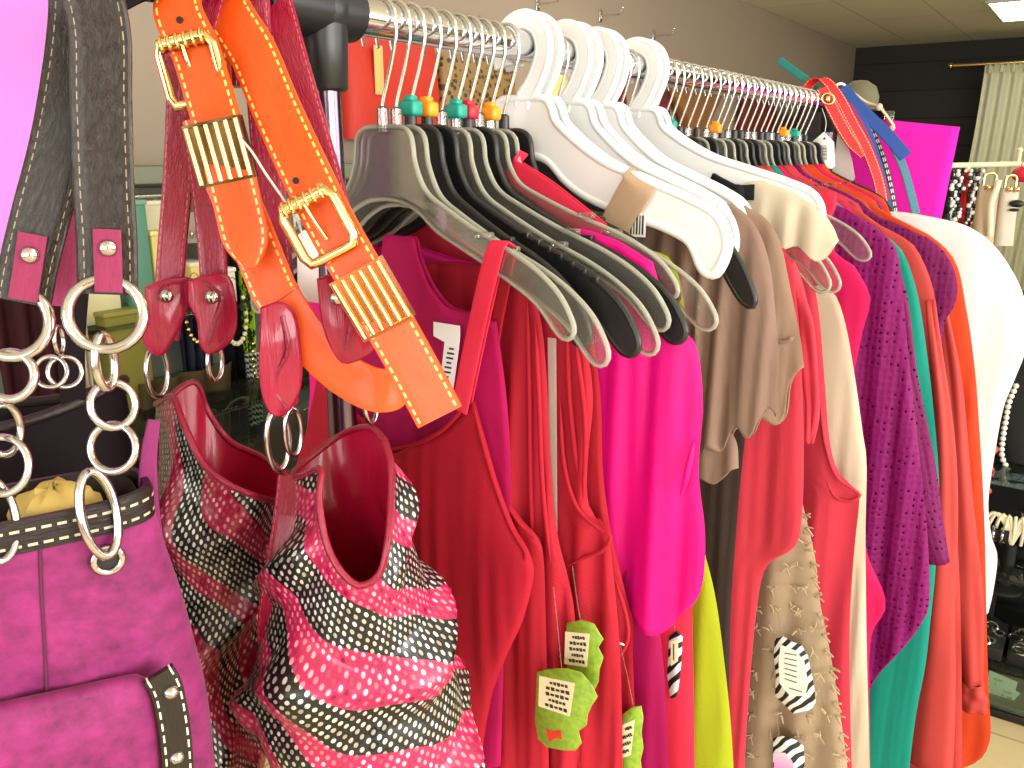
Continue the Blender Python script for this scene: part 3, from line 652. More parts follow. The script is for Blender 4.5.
gco = garment('blouse', 'light coral blouse with long loose sleeve right of the teal top', 'top', 1.575,
    *shoulders(1.575, [(890, 232), (912, 244), (928, 274), (936, 310), (943, 400), (951, 480), (958, 560), (961, 660), (962, 768), (962, 830)]), XZ(1.575, [(962, 830), (860, 830), (764, 830)]), c_cs, t=.012, folds=.006, seed=24, px=False, pinch=.55)
sleeve(gco, 'sleeve', 1.553, [(930, 300), (942, 420), (944, 520), (938, 620), (932, 768)], [.004, .014, .022, .032, .036], c_cs, .015, .002, 6)
garment('short_cardigan', 'small purple openwork shoulder between light coral and orange blouses', 'cardigan', 1.636,
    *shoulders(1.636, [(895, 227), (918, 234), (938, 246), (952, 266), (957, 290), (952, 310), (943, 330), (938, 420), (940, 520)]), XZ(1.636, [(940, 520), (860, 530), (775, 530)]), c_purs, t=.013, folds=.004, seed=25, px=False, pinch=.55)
gor = garment('blouse', 'orange chiffon blouse with gathered cuff, second last before the white blouse', 'top', 1.702,
    *shoulders(1.702, [(900, 222), (930, 236), (955, 262), (966, 310), (974, 365), (979, 430), (984, 520), (986, 610), (988, 690), (990, 735), (984, 756), (974, 764)]), XZ(1.702, [(974, 764), (950, 768), (880, 790), (786, 790)]), c_or, t=.013, folds=.006, seed=26, px=False, pinch=.55)
slv = sleeve(gor, 'sleeve', 1.672, [(935, 270), (950, 360), (958, 460), (966, 570), (971, 640), (973, 684)], [.004, .014, .017, .019, .022, .016], c_cs, .015, .002, 7)
sleeve(slv, 'cuff', 1.672, [(973, 682), (974, 694), (974, 710)], [.017, .0205, .0195], c_cs, .016, .0022, 8, m=14)
gwh = garment('wide_blouse', 'white wide-sleeved blouse bulging out at the far end of the rack', 'top', 1.850,
    [(806, 222), (860, 210), (905, 213), (940, 219)], [(940, 219), (966, 226), (990, 242), (1010, 268), (1024, 300), (1026, 345), (1014, 380), (1003, 408), (995, 450), (988, 500), (991, 535), (997, 556), (993, 590), (988, 612)], [(988, 612), (960, 618), (880, 620), (806, 620)], c_wh, t=.045, folds=.007, seed=27, lam=(.06, .14))
# narrower tops packed between, their shoulders filling the far run
for Y, mt, lab in ((1.180, c_cor, 'coral top packed behind the coral tank with the bound armhole'), (1.247, c_mt, 'cerise top between cream satin blouse and cerise tee'), (1.318, c_red2, 'coral red top just before the folded coral tee'),
                   (1.380, c_or, 'orange top right behind the folded coral tee'), (1.440, c_or, 'orange top right behind the purple openwork cardigan'), (1.472, c_cs, 'light coral top just in front of the teal top'), (1.538, c_mt, 'cerise top between teal top and light coral blouse'),
                   (1.604, c_red2, 'coral red top in front of the small purple openwork shoulder'), (1.668, c_cs, 'light coral top just in front of the orange chiffon blouse'), (1.736, c_or, 'orange top behind the orange chiffon blouse'), (1.775, c_mt, 'cerise top two before the white blouse'), (1.810, c_or, 'orange top last before the white blouse')):
    garment('packed_top', lab, 'top', Y, SH[:-1] + [(.172, 1.318)], [(.172, 1.318), (.188, 1.292), (.196, 1.25), (.20, 1.1), (.215, .9), (.22, .72)], [(.22, .72), (.1, .71), (0, .71)], mt, t=.006, folds=.003, seed=int(Y * 100), px=False, nu=80, nv=40, pinch=.8, group='tops packed into the far run')
# ribbon knotted on the white hanger
k = thing('knotted_ribbon', 'black chiffon strap knotted round the second big white hanger', 'ribbon', AY(736, 190, 1.06))
kk = G().ribbon([front(1.06, 714, 180, -.009), front(1.06, 726, 186, -.014), front(1.06, 740, 192, -.014), front(1.06, 757, 192, -.011)], (0, 0, 1), .019, .006)
part('band', kk, c_blk, k)
part('knot', G().ball(front(1.06, 742, 192, -.015), .010, 12, (.9, .7, 1)).ribbon([front(1.06, 742, 194, -.018), front(1.06, 745, 204, -.016)], (1, 0, 0), .010, .003), c_blk, k)
# ------------------------------------------------------------------ hang tags
m_gt = N('green printed card'); _v = m_gt.noise(m_gt.uv(), 160, 3); m_gt.l(m_gt.mix(_v, s2l((86, 120, 40)), s2l((170, 205, 62))), m_gt.bs.inputs['Base Color']); m_gt.set(m_gt.bs, Roughness=.5); m_gt = m_gt.m
m_stk = plain('cream sticker', (236, 226, 190), .7); m_redp = plain('red print', (220, 50, 40), .6)
def hangtag(label, Y, off, poly, stick, lines, star=None, string=None):
    t = thing('hang_tag', label, 'price tag', front(Y, *poly[0], off), 'green hang tags on the coral camisoles')
    fr = lambda o0: (lambda a, b, o: Vector((a, Y + off + o0 + o, b)))
    part('card', G().plate(XZ(Y, poly), fr(0), .0014, .0003), m_gt, t)
    s = part('sticker', G().plate(XZ(Y, stick), fr(-.0012), .0006), m_stk, t, 'cream price sticker')
    L = G()
    q = [Vector(v) for v in XZ(Y, stick)]                        # tl, tr, br, bl
    for k in range(lines):
        v = (k + .8) / (lines + .6); a, b = q[0].lerp(q[3], v), q[1].lerp(q[2], v)
        i0, i1 = (.30, .84) if k in (0, 3) else (.2, .92)
        A, B = a.lerp(b, i0), a.lerp(b, i1)
        d = B - A; nseg = 5
        for e in range(nseg):
            c = A.lerp(B, (e + .5) / nseg); L.box((c.x, Y + off - .0018, c.y), (d.length / nseg * .72, .0005, .0022 + .0006 * ((e * 7 + k) % 3)), 0, Matrix.Rotation(-math.atan2(d.y, d.x), 3, 'Y'))
    part('print', L, ink, s)
    if star: part('red_mark', G().plate(XZ(Y, star), fr(-.001), .0005), m_redp, t, 'red mark')
    if string: part('string', G().tube([front(Y, a, b, off + .001) for a, b in string], .0004, 6, 24), clearp, t)
hangtag('green scalloped price tag, front and lowest of the overlapping pair', .617, -.016,
    [(546, 664), (556, 661), (575, 660), (590, 664), (600, 676), (606, 688), (600, 697), (596, 706), (595, 716), (587, 722), (590, 734), (584, 741), (572, 741), (556, 738), (547, 730), (544, 712), (545, 690)],
    [(549, 667), (584, 674), (579, 707), (548, 697)], 5, [(555, 719), (561, 722), (570, 721), (571, 730), (566, 728), (558, 733)], [(570, 662), (566, 620), (562, 580)])
hangtag('green scalloped price tag behind and above the other one of the pair', .640, -.015,
    [(575, 616), (590, 613), (602, 617), (606, 624), (611, 632), (606, 640), (611, 650), (607, 662), (606, 674), (600, 686), (590, 680), (578, 668), (573, 650)],
    [(574, 624), (598, 626), (595, 659), (573, 656)], 5, None, [(588, 614), (584, 590), (580, 560)])
hangtag('slanted green price tag hanging by itself right of the pair', .684, -.015,
    [(630, 706), (640, 699), (648, 698), (650, 710), (648, 724), (650, 740), (647, 752), (650, 772), (640, 790), (626, 790), (617, 770), (617, 748), (622, 730)],
    [(630, 716), (642, 711), (638, 746), (623, 752)], 4, None, [(640, 700), (634, 670), (627, 640)])
m_zeb = N('zebra print card'); _w = m_zeb.new('ShaderNodeTexWave'); m_zeb.l(m_zeb.uv((1, 1, 1), .6), _w.inputs[0]); m_zeb.set(_w, Scale=28, Distortion=4, Detail=1)
m_zeb.l(m_zeb.mix(m_zeb.math('GREATER_THAN', _w.outputs['Fac'], .55), s2l((235, 235, 240)), s2l((22, 22, 28))), m_zeb.bs.inputs['Base Color']); m_zeb.set(m_zeb.bs, Roughness=.5); m_zeb = m_zeb.m
m_pk = N('pink fade card'); _a, _b, _c = m_pk.split(m_pk.uv()); _q = AY(800, 750, 1.04)
m_pk.l(m_pk.mix(m_pk.math('MULTIPLY_ADD', _b, -22, .74 * 22 - 1.0 if False else _q.z * 22 + .6), s2l((240, 235, 240)), s2l((240, 130, 200))), m_pk.bs.inputs['Base Color']); m_pk = m_pk.m
def zebratag(label, Y, off, poly, inner, mat, lines):
    t = thing('hang_tag', label, 'price tag', front(Y, *poly[0], off), 'zebra hang tags')
    fr = lambda o0: (lambda a, b, o: Vector((a, Y + off + o0 + o, b)))
    part('card', G().plate(XZ(Y, poly), fr(0), .0014, .0003), m_zeb, t)
    s = part('sticker', G().plate(XZ(Y, inner), fr(-.0012), .0006), mat, t, 'pale centre of the tag')
    L = G()
    for a, b, c, d in lines:
        A, B = AY(a, b, Y), AY(c, d, Y); L.tube([(A.x, Y + off - .0016, A.z), (B.x, Y + off - .0016, B.z)], .0007, 5, 2, res=False)
    part('print', L, ink, s)
    part('string', G().tube([front(Y, poly[0][0] + 6, poly[0][1], off), front(Y, poly[0][0] + 3, poly[0][1] - 22, off + .003)], .0006, 6, 8), clearp, t)
zebratag('white zebra-edged price tag on the beige petal dress, upper of two', 1.040, -.030,
    [(782, 629), (790, 626), (800, 632), (808, 634), (814, 645), (817, 658), (820, 672), (822, 690), (818, 698), (808, 700), (800, 702), (790, 692), (782, 685), (783, 665), (781, 645)],
    [(788, 634), (803, 640), (811, 650), (815, 672), (812, 684), (797, 684), (787, 672), (786, 652)], paper_w, [(792, 642 + i * 5, 804, 644 + i * 5.4) for i in range(6)] + [(796, 676, 809, 680)])
zebratag('pink-centred zebra price tag at the bottom of the beige petal dress', 1.040, -.030,
    [(780, 726), (790, 724), (803, 728), (810, 734), (811, 750), (810, 775), (800, 790), (780, 790)], [(781, 740), (792, 740), (799, 748), (802, 760), (800, 784), (782, 784)], m_pk, [(790, 756 + i * 4, 793, 757 + i * 4) for i in range(3)])
zebratag('narrow zebra price tag seen edge-on beside the lime tunic', .770, -.035,
    [(683, 622), (690, 616), (696, 622), (695, 640), (694, 655), (692, 670), (690, 680), (684, 682), (681, 660), (682, 640)], [(685, 626), (692, 624), (692, 645), (685, 650)], m_stk, [(688, 628, 688, 644)])
# ------------------------------------------------------------------ things hanging at the far end of the rail
def belt(label, px, width, mat, ys, extra=None, wd=None):
    P = [AY(a, b, y) for (a, b), y in zip(px, ys)]
    t = thing('belt', label, 'belt', P[0], 'belts over the far end of the rail')
    part('strap', G().ribbon(P, wd or (RT), width, .0035, m=44), mat, t)
    return t
l_red = leather('red belt leather', (216, 36, 40), .5, .2, (250, 210, 170), coat=.0); l_blu = leather('blue braided leather', (38, 78, 160), .45, .9, None, crs=(160, 20, 1)); l_gb = leather('grey blue suede', (78, 132, 150), .7, .3)
l_tl = leather('teal leather', (28, 132, 124), .5, .2); l_bk = leather('black studded leather', (34, 30, 34), .4, .4, (210, 205, 200), .3, dash=.014, swid=.10); l_cr = leather('cream cord', (228, 205, 178), .6, .5); l_pk = leather('purple red leather', (150, 24, 90), .5, .3)
b = belt('red leather belt with gold buckle looped over the far end of the rail', [(806, 90), (812, 82), (824, 80), (838, 96), (852, 122), (866, 148), (878, 180), (884, 212)], .022, l_red, [1.91] * 8)
part('buckle', G().torus(AY(828, 99, 1.884) , (RT * -.4 - FW), .010, .0026, 1.25, (.5, 0, 1)).box(AY(828, 99, 1.882), (.008, .004, .012), .001), gold, b)
part('tip', G().ribbon([AY(822, 88, 1.89), AY(832, 108, 1.89), AY(846, 134, 1.89), AY(862, 157, 1.89)], RT, lambda t: .026 * (1 - .65 * max(0, t - .8) / .2), .003), l_red, b)
belt('blue braided belt fanned out over the magenta sign', [(842, 88), (856, 104), (872, 120), (890, 138), (906, 157)], .031, l_blu, [2.0, 2.0, 2.0, 2.0, 2.0])
belt('long blue belt hanging straight down beside the red one', [(852, 108), (866, 130), (876, 160), (884, 190), (889, 214)], .021, l_blu, [1.975] * 5)
belt('grey-blue suede belt dangling lowest across the magenta sign', [(868, 118), (888, 138), (902, 164), (910, 190), (916, 214)], .018, l_gb, [2.06] * 5)
belt('black and white studded belt between blue and grey belts', [(866, 116), (880, 148), (889, 178), (896, 214)], .010, l_bk, [2.03] * 4)
belt('plum leather belt half hidden among the blue belts', [(848, 104), (864, 132), (878, 168), (888, 200)], .014, l_pk, [1.97] * 4)
b = belt('cream cord belt with knotted end above the magenta sign', [(852, 92), (866, 102), (880, 108), (894, 126)], .006, l_cr, [2.07] * 4)
part('knot', G().ball(AY(879, 107, 2.065), .008).ball(AY(892, 128, 2.07), .007), l_cr, b)
belt('teal belt end sticking up behind the far hangers', [(779, 60), (790, 68), (804, 78), (818, 90)], .016, l_tl, [1.93] * 4, wd=(0, 0, 1))
g = G().torus(AY(840, 92, 2.0), (RT * .3 - FW), .017, .0028, 1, a0=-.6, a1=3.6)
single('white_ring', g, whitep, 'small white plastic ring beside the red belt loop', 'ring')
# barcode tag and sleeve of clear film
t = thing('barcode_tag', 'white house-shaped barcode tag hanging before the dark gap', 'price tag', AY(824, 134, 1.86))
fr = lambda o0: (lambda a, b, o: Vector((a, 1.86 + o0 + o, b)))
part('card', G().plate(XZ(1.86, [(824, 132), (834, 142), (835, 166), (832, 169), (814, 166), (812, 163), (813, 141)]), fr(0), .0014, .0003), paper_w, t)
part('eyelet', G().ball(AY(824.5, 138.5, 1.858), .0024, 10, (1, .4, 1)), ink, t)
bb = G()
for i, w_ in enumerate([.9, .5, 1.4, .6, 1.0, .5, 1.3, .7, .5, 1.1, .6]):
    p = AY(823, 146 + i * 1.35, 1.86); bb.box((p.x, 1.8588, p.z), (.017, .0005, .0013 * w_))
part('barcode', bb, ink, t)
part('string', G().tube([AY(824, 137, 1.861), AY(826, 122, 1.87), AY(822, 108, 1.88)], .0006, 6, 16), paper_w, t)
t = thing('film_sleeve', 'clear film sleeve with a grey barcode beside the white barcode tag', 'price tag', AY(845, 150, 1.90))
part('film', G().plate(XZ(1.90, [(838, 132), (846, 140), (852, 160), (855, 178), (846, 190), (838, 194), (830, 186), (834, 160)]), (lambda a, b, o: Vector((a, 1.90 + o, b))), .001), clearm('hazy film', (240, 240, 250), .45, .2), t)
part('printed_slip', G().plate(XZ(1.90, [(833, 176), (844, 178), (842, 194), (832, 192)]), (lambda a, b, o: Vector((a, 1.898 + o, b))), .0008), plain('grey slip', (120, 130, 160), .6), t)
single('paper_slip', G().plate(XZ(1.84, [(802, 150), (812, 151), (811, 168), (803, 166)]), (lambda a, b, o: Vector((a, 1.84 + o, b))), .001), paper_w, 'small blank white slip left of the white barcode tag', 'price tag')
# paper signs clipped to both ends of the rack
m_sg = cloth('magenta paper', (250, 40, 200), .8, 0, bump=.02, var=.01, trans=.3); m_sg_lit = cloth('paper in backlit orchid', (252, 165, 250), .8, 0, bump=.02, var=.01, trans=.45)  # orchid is the magenta paper with backlight put into its colour
p1, p2 = AY(960, 127, 2.1), AY(858, 117, 2.1); e1 = (p2 - p1).normalized(); e2 = Vector((-e1.z, 0, e1.x)); e2 = e2 if e2.z < 0 else -e2
def sheet(p, e1, e2, w, h):
    nn = e1.cross(e2).normalized()
    return G().grid(12, 14, lambda i, j: (p + e1 * (w * i / 11) + e2 * (h * j / 13) + nn * (.006 * math.sin(2.2 * j / 13) * math.sin(3 * i / 11)), (i / 11 * w, j / 13 * h)))
t = thing('paper_sign', 'magenta sheet of paper propped up behind the belts at the far end', 'sign', p1)
e2 = Matrix.Rotation(math.radians(-3), 3, 'Y') @ e2
part('sheet', sheet(p1, e1, e2, .236, .25), m_sg, t, solid=.0006)
part('clip', G().box(AY(889, 118, 2.098), (.02, .008, .03), .002), clearp, t)
q = AD(74, -40, .66); qe = AD(-200, -40, .66); e1 = (qe - q).normalized()
t = thing('paper_sign', 'magenta paper painted backlit orchid pink at the left edge behind the brown bag straps', 'sign', q)
part('sheet', sheet(q, e1, Vector((0, 0, -1)), .216, .255), m_sg_lit, t, solid=.0006)
part('clip', G().box(q + e1 * .1 + Vector((0, 0, .012)), (.02, .012, .02), .002), clearp, t)
# ================================================================== bags
def AV(px, py, fw):                              # a measured point taken to the upright plane fw metres ahead
    return AD(px, py, fw / (math.cos(PT) + (384 - py) / F * math.sin(PT)))
m_suede = N('magenta suede'); _n1 = m_suede.noise(m_suede.uv(), 90, 5, .65); _n2 = m_suede.noise(m_suede.uv((1, 2.2, 1), .5), 22, 3)
m_suede.l(m_suede.mix(m_suede.math('MULTIPLY_ADD', m_suede.math('MULTIPLY_ADD', _n1, .6, m_suede.math('MULTIPLY', _n2, .4)), 1.9, -.42), s2l((66, 12, 48)), s2l((158, 42, 116))), m_suede.bs.inputs['Base Color'])
m_suede.set(m_suede.bs, Roughness=.65, Sheen_Weight=.08, Specular_IOR_Level=.3); m_suede.bump(_n1, .35, .0012); m_suede = m_suede.m
l_brn = leather('dark brown crinkled leather', (40, 28, 20), .38, 1.3, (150, 134, 100), .13, coat=.2, crs=(110, 9, 1), scale=1.2, dash=.0058, swid=.010)
l_trim = leather('dark brown stitched trim', (38, 27, 25), .4, .6, (190, 180, 155), .28, crs=(120, 12, 1), dash=.006, swid=.04)
l_trim2 = leather('dark brown studded strip', (40, 32, 26), .38, .5, (225, 220, 195), .13, crs=(120, 12, 1), dash=.008, swid=.03)
l_tab = leather('magenta suede tab', (146, 34, 82), .6, .3)
l_pat = leather('raspberry crinkled patent leather', (164, 18, 58), .26, .8, (205, 90, 115), .10, coat=.35, crs=(60, 6, 1), scale=1.6, dash=.006, swid=.013)
l_lin = leather('raspberry patent lining', (180, 18, 58), .3, .5, coat=.3, crs=(14, 6, 1))
l_org = leather('orange patent leather', (246, 90, 24), .42, .10, (255, 206, 110), .10, coat=.12, crs=(40, 4, 1), dash=.0062, swid=.022)
l_dark = leather('dark burgundy leather', (18, 6, 13), .65, .25, spec=.12)
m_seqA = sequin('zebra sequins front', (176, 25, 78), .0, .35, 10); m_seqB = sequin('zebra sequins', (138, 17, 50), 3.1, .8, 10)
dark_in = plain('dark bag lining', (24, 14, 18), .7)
N1 = Vector((.926, -.378, 0)); E1 = Vector((.378, .926, 0)); PB0 = AD(110, 560, .47)
def PB(px, py, off=0): return hit(px, py, PB0 + N1 * off, N1)
def sz(px, py, off=0): p = PB(px, py, off); return ((p - PB0).dot(E1), p.z)
def PS(s, z, off): p = PB0 + E1 * s + N1 * off; return Vector((p.x, p.y, z))
# ---- magenta suede bag
bag = thing('handbag', 'magenta suede handbag with brown stitched straps and silver rings at the left edge', 'handbag', PS(-.06, .78, -.045), 'handbags on the near end of the rack')
sc = sz(40, 540)[0]; zr = PB(75, 514).z
edge = [sz(a, b, -.02) for a, b in [(150, 497), (168, 548), (184, 592), (198, 640), (211, 690), (217, 740), (219, 800)]]
edge = [(edge[0][0], zr)] + edge[1:] + [(edge[-1][0] - .02, edge[-1][1] - .05)]
ec = [(p.x, p.y) for p in cr([(a, b, 0) for a, b in edge], 30)]
_d = [(math.copysign(abs(math.cos(q)) ** (2 / 3.4), math.cos(q)), math.copysign(abs(math.sin(q)) ** (2 / 3.4), math.sin(q))) for q in [2 * pi * k / 4000 for k in range(4000)]]
_L = [0]
for _p, _q in zip(_d, _d[1:] + _d[:1]): _L.append(_L[-1] + math.hypot(_q[0] - _p[0], (_q[1] - _p[1]) * .32))
SE, _k = [], 0
for _i in range(96):
    while _L[_k + 1] < _L[-1] * _i / 96: _k += 1
    SE.append(_d[_k])
def bagring(a, z, b, i, n, inset=0, p=3.4):
    x, y = SE[i * len(SE) // n]; x *= a - inset; y *= b - inset
    return PS(sc + x, z, -b + y)
def depth(j): return lin(.030, .048, min(1, j / 12))
nb = 96
def fo(i, j):
    a = ec[j][0] - sc; p = bagring(a, ec[j][1], depth(j), i, nb)
    p += N1 * (.0012 * math.sin(i * .5 + j * .3) * sm(4, 12, j)); return p, (i / nb * (4 * a), ec[j][1])
part('body', G().grid(nb, 30, fo, True, (False, True)), m_suede, bag, angle=80)
def fi(i, j):
    a = ec[0][0] - sc - .004; z = zr - .17 * j / 9; return bagring(a, z, .030, i, nb, .0025 + .006 * min(1, j / 2)), (i / nb, j)
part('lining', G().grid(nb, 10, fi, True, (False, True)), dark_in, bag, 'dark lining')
def fb(i, j):
    prof = [(-.0006, -.017), (.0022, -.016), (.0026, -.001), (.0012, .002), (-.0022, .002), (-.003, -.004)]
    d, h = prof[j]; a = ec[0][0] - sc; p = bagring(a + d, zr + h + .001, .030 + d, i, nb) + N1 * d
    return p, (i / nb * 4 * a, [0, .08, .85, 1, 1, 1][j])
part('rim_trim', G().grid(nb, 6, fb, True), l_trim, bag, 'dark brown stitched rim')
part('seam', G().tube([PB(a, b, .0008) for a, b in [(40, 549), (42, 600), (45, 650), (47, 700)]], .0009, 6, 20), plain('suede seam', (84, 18, 56), .8), bag)
pk_s = [sz(a, b, .008) for a, b in [(-120, 735), (0, 705), (60, 692), (110, 681), (140, 676), (150, 686), (156, 712), (160, 750), (161, 800), (160, 830), (-120, 860)]]
part('pocket_flap', G().plate([(p.x, p.y) for p in cr([(a, b, 0) for a, b in pk_s + [pk_s[0]]], 70)][:-1], lambda a, b, o: PS(a, b, .008 + o), .012, .003), m_suede, bag)
st = part('pocket_strip', G().ribbon([PB(a, b, .0165) for a, b in [(158, 673), (167, 690), (174, 725), (178, 765), (180, 815)]], E1, .0175, .004), l_trim2, bag, 'dark brown stitched strip with studs')
for a, b in ((171, 692), (177, 757)):
    part('stud', G().lathe([(.0042, 0), (.0042, .001), (.003, .003), (.0001, .0042)], PB(a, b, .0185), N1, 18), steel, st, 'shiny domed stud')
ov = [AB - ABM * .0078 + UPV * -.002, AB - ABM * .007 + UPV * .006, AB + UPV * .0092, AB + ABM * .007 + UPV * .006, AB + ABM * .0078 + UPV * -.002]
SL, SR = [(22, 302), (29, 265), (40, 220), (63, 130), (79, 20)], [(98, 20), (101, 100), (104, 190), (107, 240), (108, 294)]
s_ = part('strap', G().ribbon([PB(a, b, -.012) for a, b in SL] + ov + [PB(a, b, .006) for a, b in SR], [E1 * -.6 - RT * .4] * 2, lambda t: lin(.0265, .0285, t), .0042, m=130), l_brn, bag, 'dark brown stitched strap looped over the bar')
for tabpx, riv, off in (([(107, 229), (108, 260), (109, 292)], (108, 248), .006), ([(33, 234), (28, 268), (23, 300)], (30, 255), -.012)):
    tb = part('tab', G().ribbon([PB(a, b, off + .0042) for a, b in tabpx], E1 * .6 + RT * .4, .0132, .003, m=20), l_tab, s_, 'magenta suede tab')
    part('rivet', G().lathe([(.0042, 0), (.0042, .0012), (.0032, .0024), (.0001, .003)], PB(*riv, off + .0058), N1, 18), steel, tb)
si = part('strap', G().ribbon([AB + UPV * .015, AB - ABM * .012 + UPV * .010] + [PB(a, b, -.05) for a, b in [(84, 20), (76, 100), (68, 200), (64, 290)]], E1, .022, .004), l_brn, bag, 'inner dark strap')
part('tab', G().ribbon([PB(a, b, -.046) for a, b in [(72, 130), (66, 240), (62, 306)]], E1, .0125, .003), l_tab, si)
VN = (RT * .1 - FW * .95 + Vector((0, 0, .3))).normalized()
def ring(px, py, R, r, nrm, sx=1, off=.012, par=bag, name='ring', up=(0, 0, 1), mat=steel, **k):
    return part(name, G().torus(PB(px, py, off), nrm, R, r, sx, up, **k), mat, par)
ring(106, 314, .0178, .0030, VN + RT * .3, .98)
ring(105, 362, .0140, .0023, RT * .97 - FW * .25, .50, name='chain_link')
ring(113, 405, .0118, .0021, VN + RT * .5, .9, name='chain_link')
ring(113, 448, .0124, .0020, VN - RT * .3, 1.08, .014, name='chain_link')
ring(99, 514, .0235, .0026, VN * .6 + RT * .9, .42, .006, name='chain_link')
ring(12, 322, .0178, .0030, VN + RT * .2, .96, -.010); ring(10, 376, .0118, .0024, VN, 1.0, -.004); ring(4, 430, .013, .0019, RT * .9 - FW * .4, .7, -.004, name='chain_link'); ring(2, 466, .0145, .0021, VN, .9, -.004, name='chain_link'); ring(-8, 520, .022, .0022, VN + RT, .5, 0, name='chain_link')
ring(59, 340, .0075, .0012, RT, .6, -.04, name='chain_link'); ring(51, 372, .0085, .0013, VN, 1.0, -.04, name='chain_link'); ring(65, 372, .0085, .0013, VN + RT * .6, 1.0, -.042, name='chain_link')
for a, b in ((108, 560), (-28, 590)):
    gm = part('grommet', G().torus(PB(a, b, .002), N1, .0072, .0020, n=24), steel, bag, 'silver grommet')
    part('hole', G().lathe([(.0001, 0), (.006, 0), (.006, .0012), (.0001, .0012)], PB(a, b, .0005), N1, 16), dark_in, gm, 'dark hole')
tp = G().ball(PB(55, 500, -.028) + Vector((0, 0, -.006)), .026, 16, (.9, .9, .55))
rr = random.Random(3)
for i, v in enumerate(tp.v): tp.v[i] = v + Vector((rr.uniform(-1, 1), rr.uniform(-1, 1), rr.uniform(-1, 1))) * .003
single('tissue_paper', tp, plain('ochre tissue', (200, 172, 96), .7), 'crumpled ochre tissue paper stuffed in the magenta suede bag', 'paper')
part('side_tab', G().ribbon([PB(152, 560, -.030), PB(148, 500, -.030), PB(149, 455, -.031), PB(154, 420, -.033)], E1, lambda t: .0155 * (1 - .55 * t), .003), m_suede, bag)
# ---- dark burgundy bag behind
bd = thing('handbag', 'dark burgundy handbag with loose rim behind the magenta suede bag', 'handbag', PS(-.1, .86, -.16), 'handbags on the near end of the rack')
zd = PB(50, 408, -.15).z; s0 = sz(22, 450, -.15)[0]; ad = sz(138, 450, -.15)[0] - s0
def rd(a, b, z, i, n=64):
    ph = 2 * pi * i / n; return PS(s0 + a * math.cos(ph), z + .008 * math.sin(2 * ph + 1) * (1 if z > zd - .01 else 0), -.175 + b * math.sin(ph))
part('body', G().grid(64, 12, lambda i, j: (rd(ad * (1 + .1 * math.sin(j / 4)), .028 + .02 * sm(0, 5, j), zd - .035 * j, i), (i / 64 * .5, j * .035)), True, (False, True)), l_dark, bd)
part('rim', G().tube([rd(ad, .028, zd, i) for i in range(64)], .0042, 8, closed=True, res=False), leather('brown rim leather', (34, 20, 20), .4, .5), bd)
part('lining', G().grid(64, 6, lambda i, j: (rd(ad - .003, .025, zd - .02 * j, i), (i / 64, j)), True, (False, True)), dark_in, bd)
part('handle', G().ribbon([PB(73, 406, -.150), PB(72, 350, -.150), PB(76, 290, -.150), PB(86, 200, -.145), PB(96, 110, -.14), PB(104, 10, -.13), Vector((.017, .40, 1.524)), Vector((-.01, .395, 1.532)), Vector((-.02, .39, 1.46))], E1, .016, .004), l_dark, bd)
# ---- sequinned bags
def sackbag(label, rimF, rimB, rings, mat, seed, fold, loc, tabpx=None):
    b = thing('sequin_handbag', label, 'handbag', loc, 'handbags on the near end of the rack')
    n = 96; rnd = random.Random(seed); ph = [rnd.uniform(0, 6) for _ in range(6)]
    f_ = cr([AV(*q) for q in rimF], n // 2 + 1)[:-1]; bk = cr([AV(*q) for q in [rimF[-1]] + rimB + [rimF[0]]], n // 2 + 1)[:-1]
    rim = f_ + bk
    def rg(py, L, R, fw, th):
        c = AV((L + R) / 2, py, fw); hw = (AV(R, py, fw) - c).length
        return [c + RT * (hw * math.cos(pi - 2 * pi * i / n)) - FW * (th * math.sin(2 * pi * i / n)) for i in range(n)]
    ks = [rim] + [rg(*q) for q in rings]
    M = 76
    cols = [cr([k[i] for k in ks], M) for i in range(n)]
    def fn(i, j):
        p = cols[i][j].copy(); t = j / (M - 1); a = 2 * pi * i / n
        out = (RT * -math.cos(a) - FW * math.sin(a))
        p += out * max(-.0035, fold * sm(0, .15, t) * (1.3 * (1 - 2 * abs(math.sin(p.z * 33 + .9 * math.sin(a * 2 + ph[0]) + 1.2 * math.cos(a)))) * .6 + math.sin(p.z * 62 + 1.3 * math.sin(a * 2 + ph[0]) + 2.2 * math.cos(a)) * .6 + math.sin(p.z * 38 + 3 * a + ph[1]) * .5 + .5 * math.sin(5 * a + ph[2] + p.z * 25)))
        return p, (i / n * .56 + .01 * math.sin(p.z * 40), p.z)
    part('shell', G().grid(n, M, fn, True, (False, True)), mat, b, 'sequinned zebra-striped fabric', angle=80)
    def fl(i, j):
        t = j / 17; jj = int(t * M * .55); q = cols[i][jj]; ax = sum((c[jj] for c in cols), Vector()) / n; ax.z = q.z
        k = .34 * sm(-.04, .30, t)
        p = q.lerp(ax, k)
        p += RT * (.004 * math.sin(11 * t + i * .4) * sm(.2, .6, t)); return p, (i / n * .5, t * .2)
    part('lining', G().grid(n, 18, fl, True, (False, True)), l_lin, b, 'glossy raspberry lining')
    part('rim_binding', G().tube(rim, .0026, 8, closed=True, res=False), l_pat, b, 'raspberry bound edge')
    return b
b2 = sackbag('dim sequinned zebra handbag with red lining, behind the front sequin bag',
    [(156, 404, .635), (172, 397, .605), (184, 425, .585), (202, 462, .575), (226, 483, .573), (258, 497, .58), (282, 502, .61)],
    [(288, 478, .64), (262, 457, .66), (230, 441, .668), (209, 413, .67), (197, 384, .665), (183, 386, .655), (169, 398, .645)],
    [(590, 150, 268, .625, .05), (640, 160, 254, .625, .058), (700, 182, 256, .625, .06), (770, 205, 262, .625, .06), (840, 214, 262, .625, .05)], m_seqB, 5, .006, AV(220, 840, .62))
